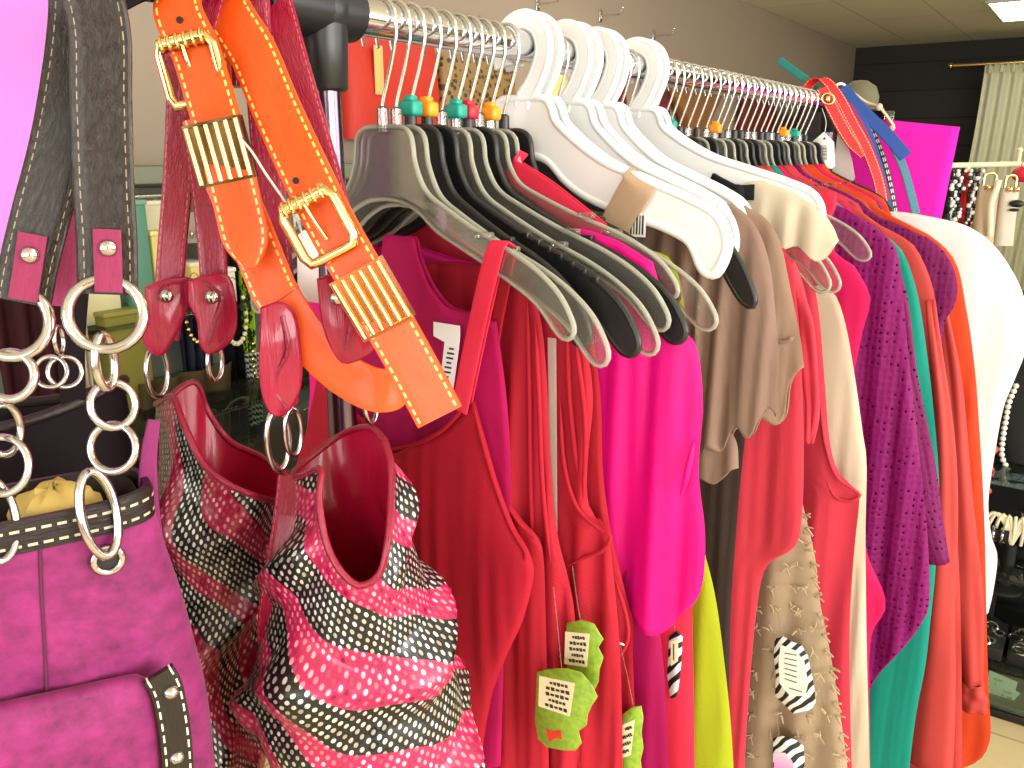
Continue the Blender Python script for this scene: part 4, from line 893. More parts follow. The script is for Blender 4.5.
b3 = sackbag('front slouching pink and black sequin zebra handbag, open at the top',
    [(290, 480, .575), (306, 474, .55), (321, 470, .535), (319, 502, .522), (327, 545, .512), (342, 573, .506), (361, 586, .504), (380, 573, .508), (388, 540, .515), (391, 500, .53), (391, 465, .545), (385, 441, .56)],
    [(372, 428, .58), (352, 430, .60), (332, 441, .608), (312, 456, .60), (298, 468, .59)],
    [(650, 254, 452, .56, .062), (700, 252, 465, .56, .07), (750, 270, 474, .56, .072), (815, 285, 478, .56, .07), (870, 300, 468, .56, .05)], m_seqA, 9, .0085, AV(370, 870, .56))
gt = part('side_gusset', G().ribbon([AV(a, b, f) for a, b, f in [(290, 476, .567), (285, 520, .553), (276, 575, .545), (269, 625, .545), (272, 652, .55)]], RT, .017, .003), l_pat, b3, 'raspberry stitched side tab')
def pinkstrap(b, px, fws, w, tab, riv, fold_line):
    P = [AV(a, c, f) for (a, c), f in zip(px, fws)]
    q = P[0]; yy = .5 * (q.y + .43) if q.z > 1.44 else q.y
    top = [Vector((-.019, yy, 1.45)), Vector((-.0175, yy, 1.522)), Vector((0, yy, 1.5305)), Vector((.018, yy, 1.520))]
    s = part('strap', G().ribbon(top + P, RT, w, .005, m=80, crown=.35), l_pat, b, 'raspberry crinkled patent strap')
    f = fws[-1] - .008
    A = AV(*tab[0], f)
    def fr(a, c, o): return A + RT * a + Vector((0, 0, c)) - FW * (o + .012 * math.exp(-(a * 60) ** 2))
    pl = [((AV(x, y, f) - A).dot(RT), (AV(x, y, f) - A).z) for x, y in tab]
    pl = [(p.x, p.y) for p in cr([(x, y, 0) for x, y in pl + [pl[0]]], 40)][:-1]
    t = part('folded_tab', G().plate(pl, fr, .005, .0015), l_pat, s, 'folded raspberry tab')
    if riv: part('rivet', G().lathe([(.0048, 0), (.0048, .0014), (.0034, .003), (.0001, .0036)], AV(*riv, f - .0165), -FW, 18), steel, t)
    part('fold_edge', G().tube([AV(x, y, f - .010) for x, y in fold_line], .0016, 6, 24), l_pat, t)
pinkstrap(b2, [(180, 10), (182, 90), (178, 180), (172, 250), (166, 338)], [.598, .605, .615, .62, .62], .0205, [(152, 284), (172, 277), (194, 280), (190, 304), (178, 334), (168, 352), (154, 346), (148, 330), (152, 305)], (167, 296), [(188, 279), (164, 284), (158, 300), (160, 330), (152, 346)])
pinkstrap(b2, [(198, 60), (200, 140), (207, 200), (213, 262), (216, 340)], [.600, .608, .615, .618, .615], .020, [(194, 278), (212, 273), (230, 277), (237, 310), (234, 338), (216, 352), (206, 342), (203, 318), (195, 300)], (212, 297), [(199, 277), (222, 298), (215, 322), (208, 345)])
pinkstrap(b3, [(276, 0), (290, 50), (310, 120), (330, 190), (345, 250), (352, 335)], [.663, .645, .632, .62, .60, .575], .0222, [(321, 276), (340, 272), (352, 290), (374, 328), (374, 350), (350, 362), (338, 352), (326, 320)], (337, 298), [(322, 310), (345, 300), (352, 320), (346, 350)])
pinkstrap(b3, [(256, 20), (262, 100), (271, 200), (280, 290), (283, 345), (283, 405)], [.650, .638, .625, .605, .59, .57], .0215, [(266, 304), (284, 300), (298, 318), (303, 370), (299, 396), (287, 412), (272, 404), (264, 370)], None, [(283, 316), (289, 350), (278, 372), (276, 392), (286, 408)])
def lnk(b, px, py, fw, R, r, nrm, sx): part('chain_link', G().torus(AV(px, py, fw), nrm, R, r, sx), steel, b)
lnk(b2, 157, 372, .615, .019, .0019, RT * .95 - FW * .3, .6); lnk(b2, 215, 362, .61, .014, .0018, RT * .95 - FW * .3, .6)
lnk(b3, 278, 440, .57, .0225, .0022, RT * .8 - FW * .6, .42); lnk(b3, 293, 432, .575, .0175, .0018, RT * .8 - FW * .6, .42); lnk(b3, 371, 400, .58, .017, .0017, RT * .9 - FW * .4, .5)
# ---- orange patent belt with two buckles, doubled over the rail end
ob = thing('patent_belt', 'orange patent belt with two gold buckles draped in front of the pink straps', 'belt', AV(200, 60, .58))
def opath(px, fw): return [AV(a, b, f) for (a, b), f in zip(px, fw)]
WO = .0322
r1 = opath([(178, 0), (197, 55), (213, 108), (227, 160), (242, 222), (251, 268)], [.590, .578, .570, .564, .560, .556])
top1 = [Vector((-.0215, .42, 1.45)), Vector((-.020, .42, 1.522)), Vector((0, .415, 1.535)), Vector((.022, .405, 1.522))]
s1 = part('strap', G().ribbon(top1 + r1, RT * .97 + UPV * .25, lambda t: WO * (1 if t < .93 else max(.25, 1 - ((t - .93) / .07) ** 2 * .75)), .0042, m=110), l_org, ob, 'rounded tongue end')
r2 = opath([(226, 0), (254, 55), (276, 108), (302, 165), (330, 222), (360, 275), (388, 322), (416, 372), (440, 417)], [.616, .592, .576, .560, .550, .543, .536, .53, .525])
top2 = [Vector((-.021, .455, 1.45)), Vector((-.020, .455, 1.522)), Vector((0, .45, 1.5345)), Vector((.021, .44, 1.523))]
s2 = part('strap', G().ribbon(top2 + r2, RT * .85 + UPV * .5, lambda t: WO * (1.02 if t > .3 else .98), .0042, m=120), l_org, ob, 'square cut end')
lp = opath([(266, 272), (284, 306), (312, 344), (345, 375), (376, 390), (397, 386), (403, 366), (392, 345), (372, 318)], [.574, .571, .569, .568, .568, .575, .59, .60, .60])
part('strap', G().ribbon(opath([(205, 115), (226, 175), (250, 232), (272, 286), (280, 300)], [.590, .584, .578, .571, .569]), RT * .95 + UPV * .35, WO, .0048, m=50), l_org, ob)
l_org2 = leather('orange leather reverse', (244, 92, 28), .45, .05, coat=.1, crs=(40, 4, 1))
wl = [RT * .92 + UPV * .4, RT * .9 + UPV * .5, RT * .75 + UPV * .65, RT * .6 + UPV * .8, RT * .35 + UPV * .9, RT * .1 + UPV * 1.0, UPV + RT * .2 + FW * .2, UPV - RT * .2, UPV - RT * .4, UPV - RT * .6]
part('loop', G().ribbon(lp, wl, WO * .96, .0042, m=110), l_org2, ob, 'twisted loop of the strap')
def fr_at(px, py, fw, dx, dy):
    o = AV(px, py, fw); t = (AV(px + dx, py + dy, fw) - o).normalized(); nn = -FW - UPV * .25; nn = (nn - t * nn.dot(t)).normalized(); return o, t, nn.cross(t).normalized() * -1, nn
def buckle(px, py, fw, dx, dy, k):
    o, t, w, nn = fr_at(px, py, fw, dx, dy); a, b = WO * .565 * k, .0185 * k
    if w.dot(RT) < 0: w = -w
    P = [(-a, -b * .7), (-a * .86, -b), (a * .86, -b), (a, -b * .7), (a, b * .7), (a * .86, b), (a * .5, b * 1.02), (-a * .5, b * 1.02), (-a * .86, b), (-a, b * .7)]
    g = G().tube([o + w * x + t * y + nn * .007 for x, y in P], .0034, 10, closed=True, res=False)
    p = part('buckle', g, gold, ob, 'gold buckle frame')
    gg = G().tube([o + w * -a * .86 + t * -b + nn * .008, o + w * a * .86 + t * -b + nn * .008], .0042, 14, 2, res=False)
    for q in range(6): gg.torus(o + w * (a * (-.72 + .29 * q)) + t * -b + nn * .008, w, .0046, .0011, n=14, m=6)
    part('ridged_bar', gg, gold, p)
    part('prong', G().tube([o + t * -b + nn * .010, o + t * (-b * .3) + nn * .009, o + t * (b * .45) + nn * .0045], .0014, 8), gold, p)
    for yy in (b * 1.5, -b * 1.7): part('hole', G().lathe([(.0001, 0), (.0022, 0), (.0022, .001), (.0001, .001)], o + t * yy + nn * .0022, nn, 12), dark_in, p, 'punched hole')
def keeper(px, py, fw, dx, dy, L, mat):
    o, t, w, nn = fr_at(px, py, fw, dx, dy)
    if w.dot(RT) < 0: w = -w
    a = WO * .56; g = G()
    def rc(a0, a1, b0, b1, h0, h1):
        k = len(g.v)
        for h in (h0, h1):
            for x, y in ((a0, b0), (a1, b0), (a1, b1), (a0, b1)): g.add(o + w * x + t * y + nn * h, (x, y))
        for q in ((0, 1, 2, 3), (4, 5, 6, 7), (0, 1, 5, 4), (1, 2, 6, 5), (2, 3, 7, 6), (3, 0, 4, 7)): g.f.append([k + e for e in q])
    rc(-a, a, -L, L, .0026, .0040); rc(-a - .001, -a + .001, -L, L, -.003, .004); rc(a - .001, a + .001, -L, L, -.003, .004)
    for y0 in (-L, L - .0018): rc(-a, a, y0, y0 + .0018, .004, .0062)
    p = part('keeper', g, mat, ob, 'gold ribbed keeper', weld=False, smooth=False)
    rg = G()
    for q in range(6):
        x = lin(-a + .0015, a - .0015, q / 5); rg.tube([o + w * x + t * -L + nn * .0045, o + w * x + t * L + nn * .0045], .0017, 8, 2, res=False)
    part('rib', rg, gold, p)
gold_refl = plain('gold with orange reflection', (236, 150, 90), .15, 1)  # orange strap's reflection put into the gold keeper's colour
buckle(196, 72, .5835, 14, 50, 1.0); keeper(221, 152, .5655, 14, 50, .0195, plain('dark bronze', (110, 84, 52), .25, 1))
buckle(322, 226, .548, 27, 50, 1.0); keeper(373, 299, .538, 28, 48, .0215, gold_refl)
# fastener string and white tag
wt = thing('string_tag', 'white tag on a clear string behind the orange belt', 'price tag', AV(306, 240, .60))
A = AV(297, 236, .60)
part('card', G().plate([((AV(x, y, .60) - A).dot(RT), (AV(x, y, .60) - A).z) for x, y in [(297, 236), (304, 230), (318, 236), (319, 303), (298, 300)]], lambda a, c, o: A + RT * a + UPV * c - FW * o, .0012), paper_w, wt)
part('string', G().tube([AV(a, b, .552) for a, b in [(240, 138), (252, 152), (266, 174), (284, 200), (298, 222), (303, 238)]], .0008, 6, 40), clearm('string plastic', (245, 240, 245), .5), wt)
# ================================================================== behind the rack, left: display wall
m_slat = plain('grey green display panel', (128, 134, 118), .7)
single('pegboard', G().box((X0 + .018, 2.0, .65), (.03, 2.6, 1.30), .004), m_slat, 'grey-green pegboard low on the taupe wall behind the bags', 'pegboard')
sh = thing('wall_shelf', 'grey-green shelf on the taupe wall seen between brown and pink straps', 'shelf', (X0 + .16, 1.9, 1.335))
part('board', G().box((X0 + .17, 1.9, 1.345), (.33, 2.2, .05), .004), m_slat, sh)
for y in (1.0, 2.8): part('bracket', G().box((X0 + .12, y, 1.30), (.2, .02, .04), .003), steel, sh)
part('hanging_bar', G().tube([(X0 + .30, .95, 1.285), (X0 + .30, 2.85, 1.285)], .006, 10, 2, res=False), chrome, sh)
ct = thing('wall_counter', 'low glass counter along the taupe wall under the hanging jewellery', 'counter', (X0 + .3, 2.0, 0))
part('base', G().box((X0 + .32, 2.0, .20), (.5, 2.2, .40), .01), plain('dark counter base', (40, 36, 34), .5), ct)
part('glass_box', G().box((X0 + .32, 2.0, .53), (.5, 2.2, .26), .002), glass, ct)
part('top', G().box((X0 + .32, 2.0, .665), (.52, 2.22, .012), .002), glass, ct)
rj = random.Random(11)
XS = X0 + .30
pal = [((225, 225, 215), 'white'), ((226, 206, 120), 'yellow'), ((90, 150, 130), 'green'), ((230, 220, 180), 'cream'), ((160, 150, 140), 'grey'), ((60, 110, 110), 'teal'), ((200, 170, 120), 'tan'), ((235, 230, 225), 'pale')]
cm = {}
def pm(c, r=.6):
    if c not in cm: cm[c] = plain('paint %d %d %d' % c, c, r)
    return cm[c]
for i in range(13):                                  # jewellery cards on the bar
    y = 1.42 + i * .062; c, nme = pal[(i * 5) % 8]; h = rj.uniform(.07, .12)
    t = thing('earring_card', '%s earring card, %s from the left on the bar under the wall shelf' % (nme, nth[i]), 'earrings', (XS, y, 1.28), 'earring cards on the wall bar')
    part('card', G().box((XS, y, 1.23 - h / 2), (.004, .05, h), .001), pm(c), t)
    part('wire_hook', G().torus((XS, y, 1.272), (0, 1, 0), .011, .0012, n=16, m=6).tube([(XS, y, 1.262), (XS, y, 1.23)], .001, 6, 2, res=False), steel, t)
    for s in (-1, 1): part('drop_earring', G().ball((XS + .006, y + s * .011, 1.21 - h / 2), .008, 10, (.6, .7, 1.6)), [gold, steel, pm((30, 120, 110), .3)][i % 3], t)
def necklace(lab, x, y, z, w, h, mat, bead=.006, n=26, grp='necklaces on the display wall'):
    t = thing('necklace', lab, 'necklace', (x, y, z), grp)
    P = [Vector((x, y + w * math.sin(a) * (.55 + .45 * math.sin(a / 2)), z - h * (1 - math.cos(a)) / 2)) for a in [2 * pi * k / n for k in range(n)]]
    part('cord', G().tube(P, .0012, 6, closed=True, res=False), ink, t)
    g = G()
    for k, p in enumerate(P):
        if 4 < k < n - 4: g.ball(p, bead * (1 + .5 * (1 - abs(k / n - .5) * 2)), 8)
    part('beads', g, mat, t)
for i, (py, pz, m_, lab) in enumerate([(1.62, 1.05, gold, 'gold bead necklace beside the right brown strap'), (1.76, 1.02, pm((235, 225, 190), .3), 'cream bead necklace hanging low beside the pink strap'), (1.93, 1.10, pm((20, 60, 60), .3), 'dark teal bead necklace between the two pink straps'), (2.05, .98, steel, 'silver bead necklace right of the pink straps'), (1.86, .86, gold, 'gold chain necklace above the red bag lining')]):
    necklace(lab, XS + .05, py, pz, .05, .22, m_)
t = thing('bottle', 'sea-green glass bottle between the two pink straps', 'bottle', (XS + .02, 1.925, .96))
part('body', G().lathe([(.0001, 0), (.032, 0), (.036, .02), (.036, .12), (.022, .16), (.012, .18), (.012, .22)], (XS + .04, 1.925, .935)), plain('sea green glass', (120, 190, 150), .15), t)
part('cap', G().lathe([(.0001, .0), (.014, 0), (.014, .03), (.0001, .032)], (XS + .04, 1.925, 1.155)), gold, t)
single('glass_shelf', G().box((X0 + .20, 1.95, .925), (.36, 1.9, .012), .002), glass, 'glass shelf carrying the sea-green bottle on the display wall', 'shelf')
def boxitem(nm, lab, cat, c, d, col, lid):
    t = thing(nm, lab, cat, (c[0], c[1], c[2] - d[2] / 2))
    part('box', G().box(c, d, .004), pm(col), t); part('lid', G().box((c[0], c[1], c[2] + d[2] / 2 + .006), (d[0] + .006, d[1] + .006, .014), .003), pm(lid), t)
boxitem('gift_box', 'yellow gift box on the glass shelf seen beside the brown strap', 'box', (XS - .02, 1.66, 1.0), (.1, .07, .13), (232, 214, 130), (240, 235, 220))
boxitem('gift_box', 'white gift box with pale lid on the glass shelf left of the pink strap', 'box', (XS - .02, 1.75, .985), (.1, .08, .10), (236, 234, 220), (250, 250, 245))
def pxbox(lab, px, py, d, col, lid, X=XS - .02):
    p = AX(px, py, X); z1 = p.z + d[2] / 2; z0 = .932 if p.z > .99 else .672; p.z = (z0 + z1) / 2; d = (d[0], d[1], z1 - z0); boxitem('gift_box', lab, 'box', (p.x, p.y, p.z), d, col, lid)
pxbox('cream carton bright inside the large silver ring', 92, 300, (.08, .13, .08), (244, 238, 196), (252, 250, 226))
pxbox('olive green box in the lower half of the large silver ring', 118, 330, (.10, .13, .10), (126, 124, 48), (150, 148, 76), XS + .02)
pxbox('tall pale box left of the nearer pink strap', 146, 232, (.06, .08, .16), (226, 222, 190), (244, 240, 220))
pxbox('tall yellow box touching the nearer pink strap', 158, 265, (.06, .06, .18), (222, 204, 120), (236, 224, 160), XS + .03)
pxbox('small sea-green box under the earring cards beside the brown strap', 132, 222, (.06, .06, .10), (92, 150, 132), (120, 176, 156), XS + .03)
if 0: boxitem('gift_box', 'olive pouch box seen through the large silver ring', 'box', (XS - .02, 1.57, .80), (.12, .12, .09), (120, 118, 50), (150, 148, 80))
if 0: boxitem('gift_box', 'cream carton standing tall behind the large silver ring', 'box', (XS - .05, 1.58, .965), (.08, .14, .07), (240, 236, 200), (250, 248, 226))
def scarf(lab, x, y, z0, z1, w, mat):
    g = G().grid(22, 30, lambda i, j: ((x + .014 * math.sin(i * 1.1 + j * .05) , y - w / 2 + w * i / 21 * (1 - .15 * j / 29), lin(z0, z1, j / 29)), (i / 21 * w, j / 29 * (z0 - z1))))
    return single('scarf', g, mat, lab, 'scarf', 'scarves on the display wall', solid=.002, angle=80)
m_lz = N('lime patterned scarf'); _w2 = m_lz.new('ShaderNodeTexWave'); m_lz.l(m_lz.uv(), _w2.inputs[0]); m_lz.set(_w2, Scale=30, Distortion=8, Detail=2)
m_lz.l(m_lz.mix(m_lz.math('GREATER_THAN', _w2.outputs['Fac'], .6), s2l((176, 220, 40)), s2l((40, 60, 20))), m_lz.bs.inputs['Base Color']); m_lz = m_lz.m
m_zs = N('zebra scarf'); _w3 = m_zs.new('ShaderNodeTexWave'); m_zs.l(m_zs.uv((1, 1, 1), .7), _w3.inputs[0]); m_zs.set(_w3, Scale=26, Distortion=5)
m_zs.l(m_zs.mix(m_zs.math('GREATER_THAN', _w3.outputs['Fac'], .5), s2l((215, 225, 205)), s2l((30, 34, 26))), m_zs.bs.inputs['Base Color']); m_zs = m_zs.m
p = AX(247, 300, XS); scarf('lime green patterned scarf showing right of the pink straps', XS, p.y, AX(247, 270, XS).z, AX(247, 362, XS).z, .05, m_lz)
p = AX(254, 380, XS + .03); scarf('black and pale zebra scarf below the lime scarf', XS + .03, p.y, AX(254, 352, XS + .03).z, AX(254, 425, XS + .03).z, .06, m_zs)
p = AX(238, 320, XS - .06); scarf('plain black scarf hanging beside the lime scarf', XS - .06, p.y, 1.16, .40, .16, c_blk)
p = AX(178, 420, XS + .1); scarf('brown and gold spotted scarf beneath the pink strap tabs', XS + .08, AX(190, 390, XS + .08).y, AX(190, 372, XS + .08).z, .30, .34, cloth('brown spotted scarf', (86, 72, 40), .7, var=.3))
p = AX(40, 340, XS + .1); scarf('dark maroon scarf behind the small chain links at the left edge', XS + .1, p.y, AX(40, 292, XS + .1).z, .3, .22, cloth('dark maroon', (58, 16, 28), .7))
p = AX(82, 360, XS + .09); scarf('narrow cream scarf hanging behind the silver rings', XS + .09, p.y, AX(82, 296, XS + .09).z, .3, .05, c_crm)
scarf('dark navy scarf between the pink strap tabs', XS + .02, AX(198, 350, XS + .02).y, AX(198, 312, XS + .02).z, .5, .13, cloth('navy', (26, 30, 52), .6))
# bags pegged on the wall, seen through the hooks
def wallbag(lab, px0, px1, pyt, pyb, mat, X=X0 + .066, point=False, hd=None):
    a, b = AX(px0, pyt, X), AX(px1, pyb, X); y0, y1, z1, z0 = a.y, AX(px1, pyt, X).y, a.z, AX((px0 + px1) / 2, pyb, X).z
    t = thing('handbag', lab, 'handbag', (X, (y0 + y1) / 2, z0), 'bags pegged on the taupe wall')
    n = 40
    def fn(i, j):
        ph = 2 * pi * i / n; v = j / 11; w = (y1 - y0) / 2 * ((1 - v) if point else 1 - .06 * (1 - v) ** 2); c, s = math.cos(ph), math.sin(ph)
        w = max(w, .01)
        return ((X + .06 * math.copysign(abs(s) ** .6, s) * (.35 + .65 * math.sin(.3 + v * 2)), (y0 + y1) / 2 + w * math.copysign(abs(c) ** .5, c), lin(z1, z0, v)), (ph, v))
    part('body', G().grid(n, 12, fn, True, (True, True)), mat, t)
    part('handle', G().tube([(X + .01, lin(y0, y1, .3), z1 - .01), (X, lin(y0, y1, .35), z1 + .14), (X - .05, (y0 + y1) / 2, z1 + .19), (X, lin(y0, y1, .65), z1 + .14), (X + .01, lin(y0, y1, .7), z1 - .01)], .008, 8), hd or mat, t)
    pg = G().tube([(X0, (y0 + y1) / 2, z1 + .165), (X0 + .07, (y0 + y1) / 2, z1 + .168), (X0 + .09, (y0 + y1) / 2, z1 + .185)], .006, 8).box((X0 + .004, (y0 + y1) / 2, z1 + .165), (.008, .03, .06), .002)
    single('wall_peg', pg, chrome, 'chrome peg holding the ' + lab.split(' on the wall')[0].split(' high')[0], 'hook', 'pegs that hold the wall bags')
    return t, X, y0, y1, z0, z1
m_rb = leather('tomato red leather', (232, 62, 44), .5, .15)
t, X, ya, yb, za, zb_ = wallbag('tomato red tote with a cream stripe on the wall behind the nearest hooks', 340, 434, 28, 140, m_rb)
pa, pb = AX(373, 52, X + .065), AX(385, 88, X + .065); part('stripe', G().box((X + .064, (pa.y + pb.y) / 2, (pa.z + pb.z) / 2), (.008, .05, .19), .003), pm((236, 196, 120)), t, 'cream stripe')
m_leo = N('leopard'); _v = m_leo.new('ShaderNodeTexVoronoi'); m_leo.l(m_leo.ob((40, 40, 40)), _v.inputs['Vector']); m_leo.set(_v, Scale=1)
m_leo.l(m_leo.mix(m_leo.math('LESS_THAN', _v.outputs['Distance'], .42), s2l((150, 118, 66)), s2l((66, 48, 26))), m_leo.bs.inputs['Base Color']); m_leo = m_leo.m
wallbag('brown leopard print bag on the wall behind the hooks left of the white hangers', 436, 512, 52, 118, m_leo)
wallbag('pale yellow bag on the wall glimpsed between white hooks', 536, 565, 72, 110, pm((236, 220, 140)))
wallbag('black bag on the wall glimpsed right of the white hooks', 572, 603, 84, 122, l_dark)
wallbag('maroon bag on the wall left of the big white hook', 604, 622, 80, 118, leather('maroon leather', (120, 14, 48), .5, .2))
wallbag('dark red bag on the wall right of the big white hook', 646, 666, 88, 125, leather('wine leather', (128, 16, 44), .5, .2))
wallbag('tan pointed bag on the wall behind the far hooks', 668, 722, 88, 142, leather('tan leather', (164, 112, 62), .6, .2), point=True)
wallbag('brown bag with red edge high on the wall behind the far hooks', 742, 775, 98, 135, leather('rust leather', (120, 44, 38), .6, .2))
single('dark_screen', G().box((X0 + .35, 9.3, .96), (.06, 3.0, 1.92), .01), m_dark, 'black panel screen before the taupe wall at the far corner', 'screen')
t = thing('cap', 'grey-green cloth cap on a black stand behind the belts', 'hat', AV(858, 100, 3.2))
q = AV(858, 106, 3.2)
part('crown', G().lathe([(.066, 0), (.068, .03), (.055, .065), (.024, .085), (.0001, .088)], q), cloth('grey green felt', (128, 122, 100), .9), t)
part('brim', G().lathe([(.065, .0), (.090, -.010), (.089, -.014), (.063, -.006)], q), cloth('grey green felt brim', (120, 114, 94), .9), t)
part('stand', G().tube([q, (q.x, q.y, 0.02)], .012, 10, 2, res=False).lathe([(.0001, 0), (.13, 0), (.13, .015), (.012, .02)], (q.x, q.y, 0)), blackp, t)
# ================================================================== far right: curtain, second rack, jewellery case
m_cur = cloth('cream curtain', (246, 246, 216), .8, .1, trans=.2, var=.04)
cu = thing('curtain', 'cream fitting-room curtain against the black slat wall', 'curtain', (.3, 10.3, .05))
cx0 = AY(985, 100, 10.3).x
part('panel', G().grid(220, 26, lambda i, j: ((lin(cx0 - .10 * (j / 25) - .04, 1.6, i / 219) + .012 * math.sin(j * .2), 10.3 + .05 * math.sin(i * .62 + .15 * math.sin(j * .4)) * (.6 + .4 * j / 25), lin(2.27, .05, j / 25)), (i / 219 * 2, j / 25 * 2.2)), ), m_cur, cu, angle=80)
hd = G().grid(220, 3, lambda i, j: ((lin(cx0 - .04, 1.6, i / 219), 10.285 + .035 * math.sin(i * 1.24), 2.29 - .04 * j), (i / 219 * 2, j * .04)))
part('header', hd, m_cur, cu)
single('curtain_rod', G().tube([(cx0 - .35, 10.3, 2.30), (1.7, 10.3, 2.30)], .016, 12, 2, res=False).ball((cx0 - .36, 10.3, 2.30), .03), gold, 'thin curtain rod above the cream curtain', 'curtain rod')
FR = 3.6
jr = thing('display_rack', 'pale metal rack with necklaces and purses before the curtain', 'clothes rack', AV(968, 300, FR))
a, b = AV(925, 166, FR), AV(1019, 164, FR); m_bar = plain('cream painted metal', (226, 216, 180), .35)
part('bar', G().tube([a - (b - a) * .2, b + (b - a) * .5], .011, 12, 2, res=False), m_bar, jr)
for px in (968, 1060):
    p = AV(px, 166, FR); part('post', G().tube([p, (p.x, p.y, .02)], .010, 12, 2, res=False).lathe([(.0001, 0), (.16, 0), (.16, .012), (.012, .02)], (p.x, p.y, 0)), m_bar, jr)
p = AV(1018, 164, FR); part('finial', G().tube([p, p + Vector((0, 0, .05))], .008, 10, 2, res=False).ball(p + Vector((0, 0, .055)), .012), m_bar, jr)
wbm = [pm((235, 235, 230), .3), pm((20, 20, 22), .3)]
for k, (px, lab) in enumerate([(955, 'black and white bead strand touching the magenta sign'), (961, 'black and white bead strand, second right of the magenta sign'), (974, 'black and white bead strand right of the white rack post'), (980, 'black and white bead strand beside the tan purse')]):
    p = AV(px, 168, FR - .03); t = thing('bead_strand', lab, 'necklace', p, 'bead strands on the far rack')
    part('cord', G().tube([p, p - Vector((0, 0, .34))], .004, 8, 2, res=False), wbm[1], t)
    for q in range(2):
        g = G(); rk = random.Random(k * 2 + q)
        for i in range(24): g.ball(p + RT * rk.uniform(-.016, .016) - FW * rk.uniform(0, .012) - Vector((0, 0, .012 + .0138 * i)), rk.uniform(.006, .011), 8)
        part('beads', g, wbm[q], t, ['white beads', 'black beads'][q])
def fpurse(lab, px0, px1, pyt, pyb, mat, hmat, hz=.045, bow=False):
    a, b = AV(px0, pyt, FR - .05), AV(px1, pyt, FR - .05); z0 = AV(px0, pyb, FR - .05).z; c = (a + b) / 2; w = (b - a).length / 2; n = 32
    t = thing('purse', lab, 'handbag', Vector((c.x, c.y, z0)), 'purses on the far rack')
    part('body', G().grid(n, 10, lambda i, j: (c + RT * (w * (1 + .12 * j / 9) * math.copysign(abs(math.cos(2 * pi * i / n)) ** .6, math.cos(2 * pi * i / n))) + FW * (.035 * math.sin(2 * pi * i / n) * (.5 + .06 * j)) + Vector((0, 0, (z0 - c.z) * j / 9)), (i / n, j / 9)), True, (True, True)), mat, t)
    part('handle', G().tube([c - RT * w * .6, c - RT * w * .5 + Vector((0, 0, hz)), c + RT * w * .5 + Vector((0, 0, hz)), c + RT * w * .6], .006, 8), hmat, t)
    part('clasp', G().ball(c - RT * w * .4 - FW * .028 + Vector((0, 0, -.004)), .012).ball(c + RT * w * .4 - FW * .028 + Vector((0, 0, -.004)), .012), gold, t)
    if bow: part('bow', G().ball(c + RT * w * .3 - FW * .045 - Vector((0, 0, .06)), .022, 10, (1.3, .5, .7)).ball(c + RT * w * .1 - FW * .045 - Vector((0, 0, .085)), .014, 10, (1.4, .5, .5)), blackp, t, 'black bow')
fpurse('tan purse with gold clasps on the far rack', 979, 999, 186, 245, pm((186, 160, 130), .6), gold)
fpurse('grey-beige purse with a black bow on the far rack', 1001, 1019, 188, 245, pm((196, 186, 168), .6), gold, bow=True)
h = G().tube([AV(a, b, FR - .10) for a, b in [(990, 236), (991, 205), (996, 190), (999, 180)]], .012, 10)
single('cream_handle', h, pm((238, 226, 190), .5), 'cream curved handle in front of the tan purse', 'handle')
p = AV(972, 172, FR - .012); g = G().grid(14, 16, lambda i, j: (p + RT * (-.03 + .06 * i / 13 * (.5 + j / 15)) + FW * (.01 * math.sin(i * 1.3)) + Vector((0, 0, -.3 * j / 15)), (i / 13, j / 15)))
single('scarf', g, cloth('red scarf', (206, 34, 44)), 'small red scarf left of the tan purse on the far rack', 'scarf', solid=.002)
p = AV(1024, 172, FR - .04); t = thing('red_pouch', 'red pouch at the right edge hanging from the far rack bar', 'pouch', p)
part('body', G().ball(p - Vector((0, 0, .01)), .045, 14, (1, .4, .7)), pm((196, 22, 52), .5), t); part('loop', G().torus(p + Vector((0, 0, .03)), -FW, .014, .002, n=14, m=6), pm((196, 22, 52), .5), t)
# jewellery showcase
YS = 2.28; xs0, xs1, ys1, hs = .30, 1.35, 2.78, 1.0
sc_ = thing('showcase', 'black jewellery display case with glass shelves low at the right edge', 'display case', (.8, 2.5, 0))
black_m = plain('black velvet', (16, 15, 15), .8); bfr = plain('black case frame', (18, 18, 18), .3)
fr = G()
for x in (xs0, xs1):
    for y in (YS, ys1): fr.box((x, y, hs / 2), (.018, .018, hs), .003)
for z in (.012, hs):
    for y in (YS, ys1): fr.box(((xs0 + xs1) / 2, y, z), (xs1 - xs0, .02, .022), .003)
    for x in (xs0, xs1): fr.box((x, (YS + ys1) / 2, z), (.02, ys1 - YS, .022), .003)
part('frame', fr, bfr, sc_)
part('front_glass', G().box(((xs0 + xs1) / 2, YS, .074), (xs1 - xs0 - .02, .004, .10)), glass, sc_)
part('back_panel', G().box(((xs0 + xs1) / 2, ys1, hs / 2), (xs1 - xs0 - .02, .01, hs - .02)), black_m, sc_, 'black back')
part('floor_panel', G().box(((xs0 + xs1) / 2, (YS + ys1) / 2, .028), (xs1 - xs0 - .02, ys1 - YS - .02, .012)), pm((150, 146, 110), .5), sc_)
for z in (.125, .37, .62): part('glass_shelf', G().box(((xs0 + xs1) / 2, (YS + ys1) / 2, z), (xs1 - xs0 - .03, ys1 - YS - .03, .008), .001), glass, sc_)
cdt = thing('card_sign', 'small cream lettered card at the bottom of the jewellery case', 'sign', (.49, YS + .05, .035))
cc = AY(1002, 688, YS + .05)
def cf(a, b, o): return Vector((cc.x + a, YS + .05 + b * .25 - o, cc.z + b))
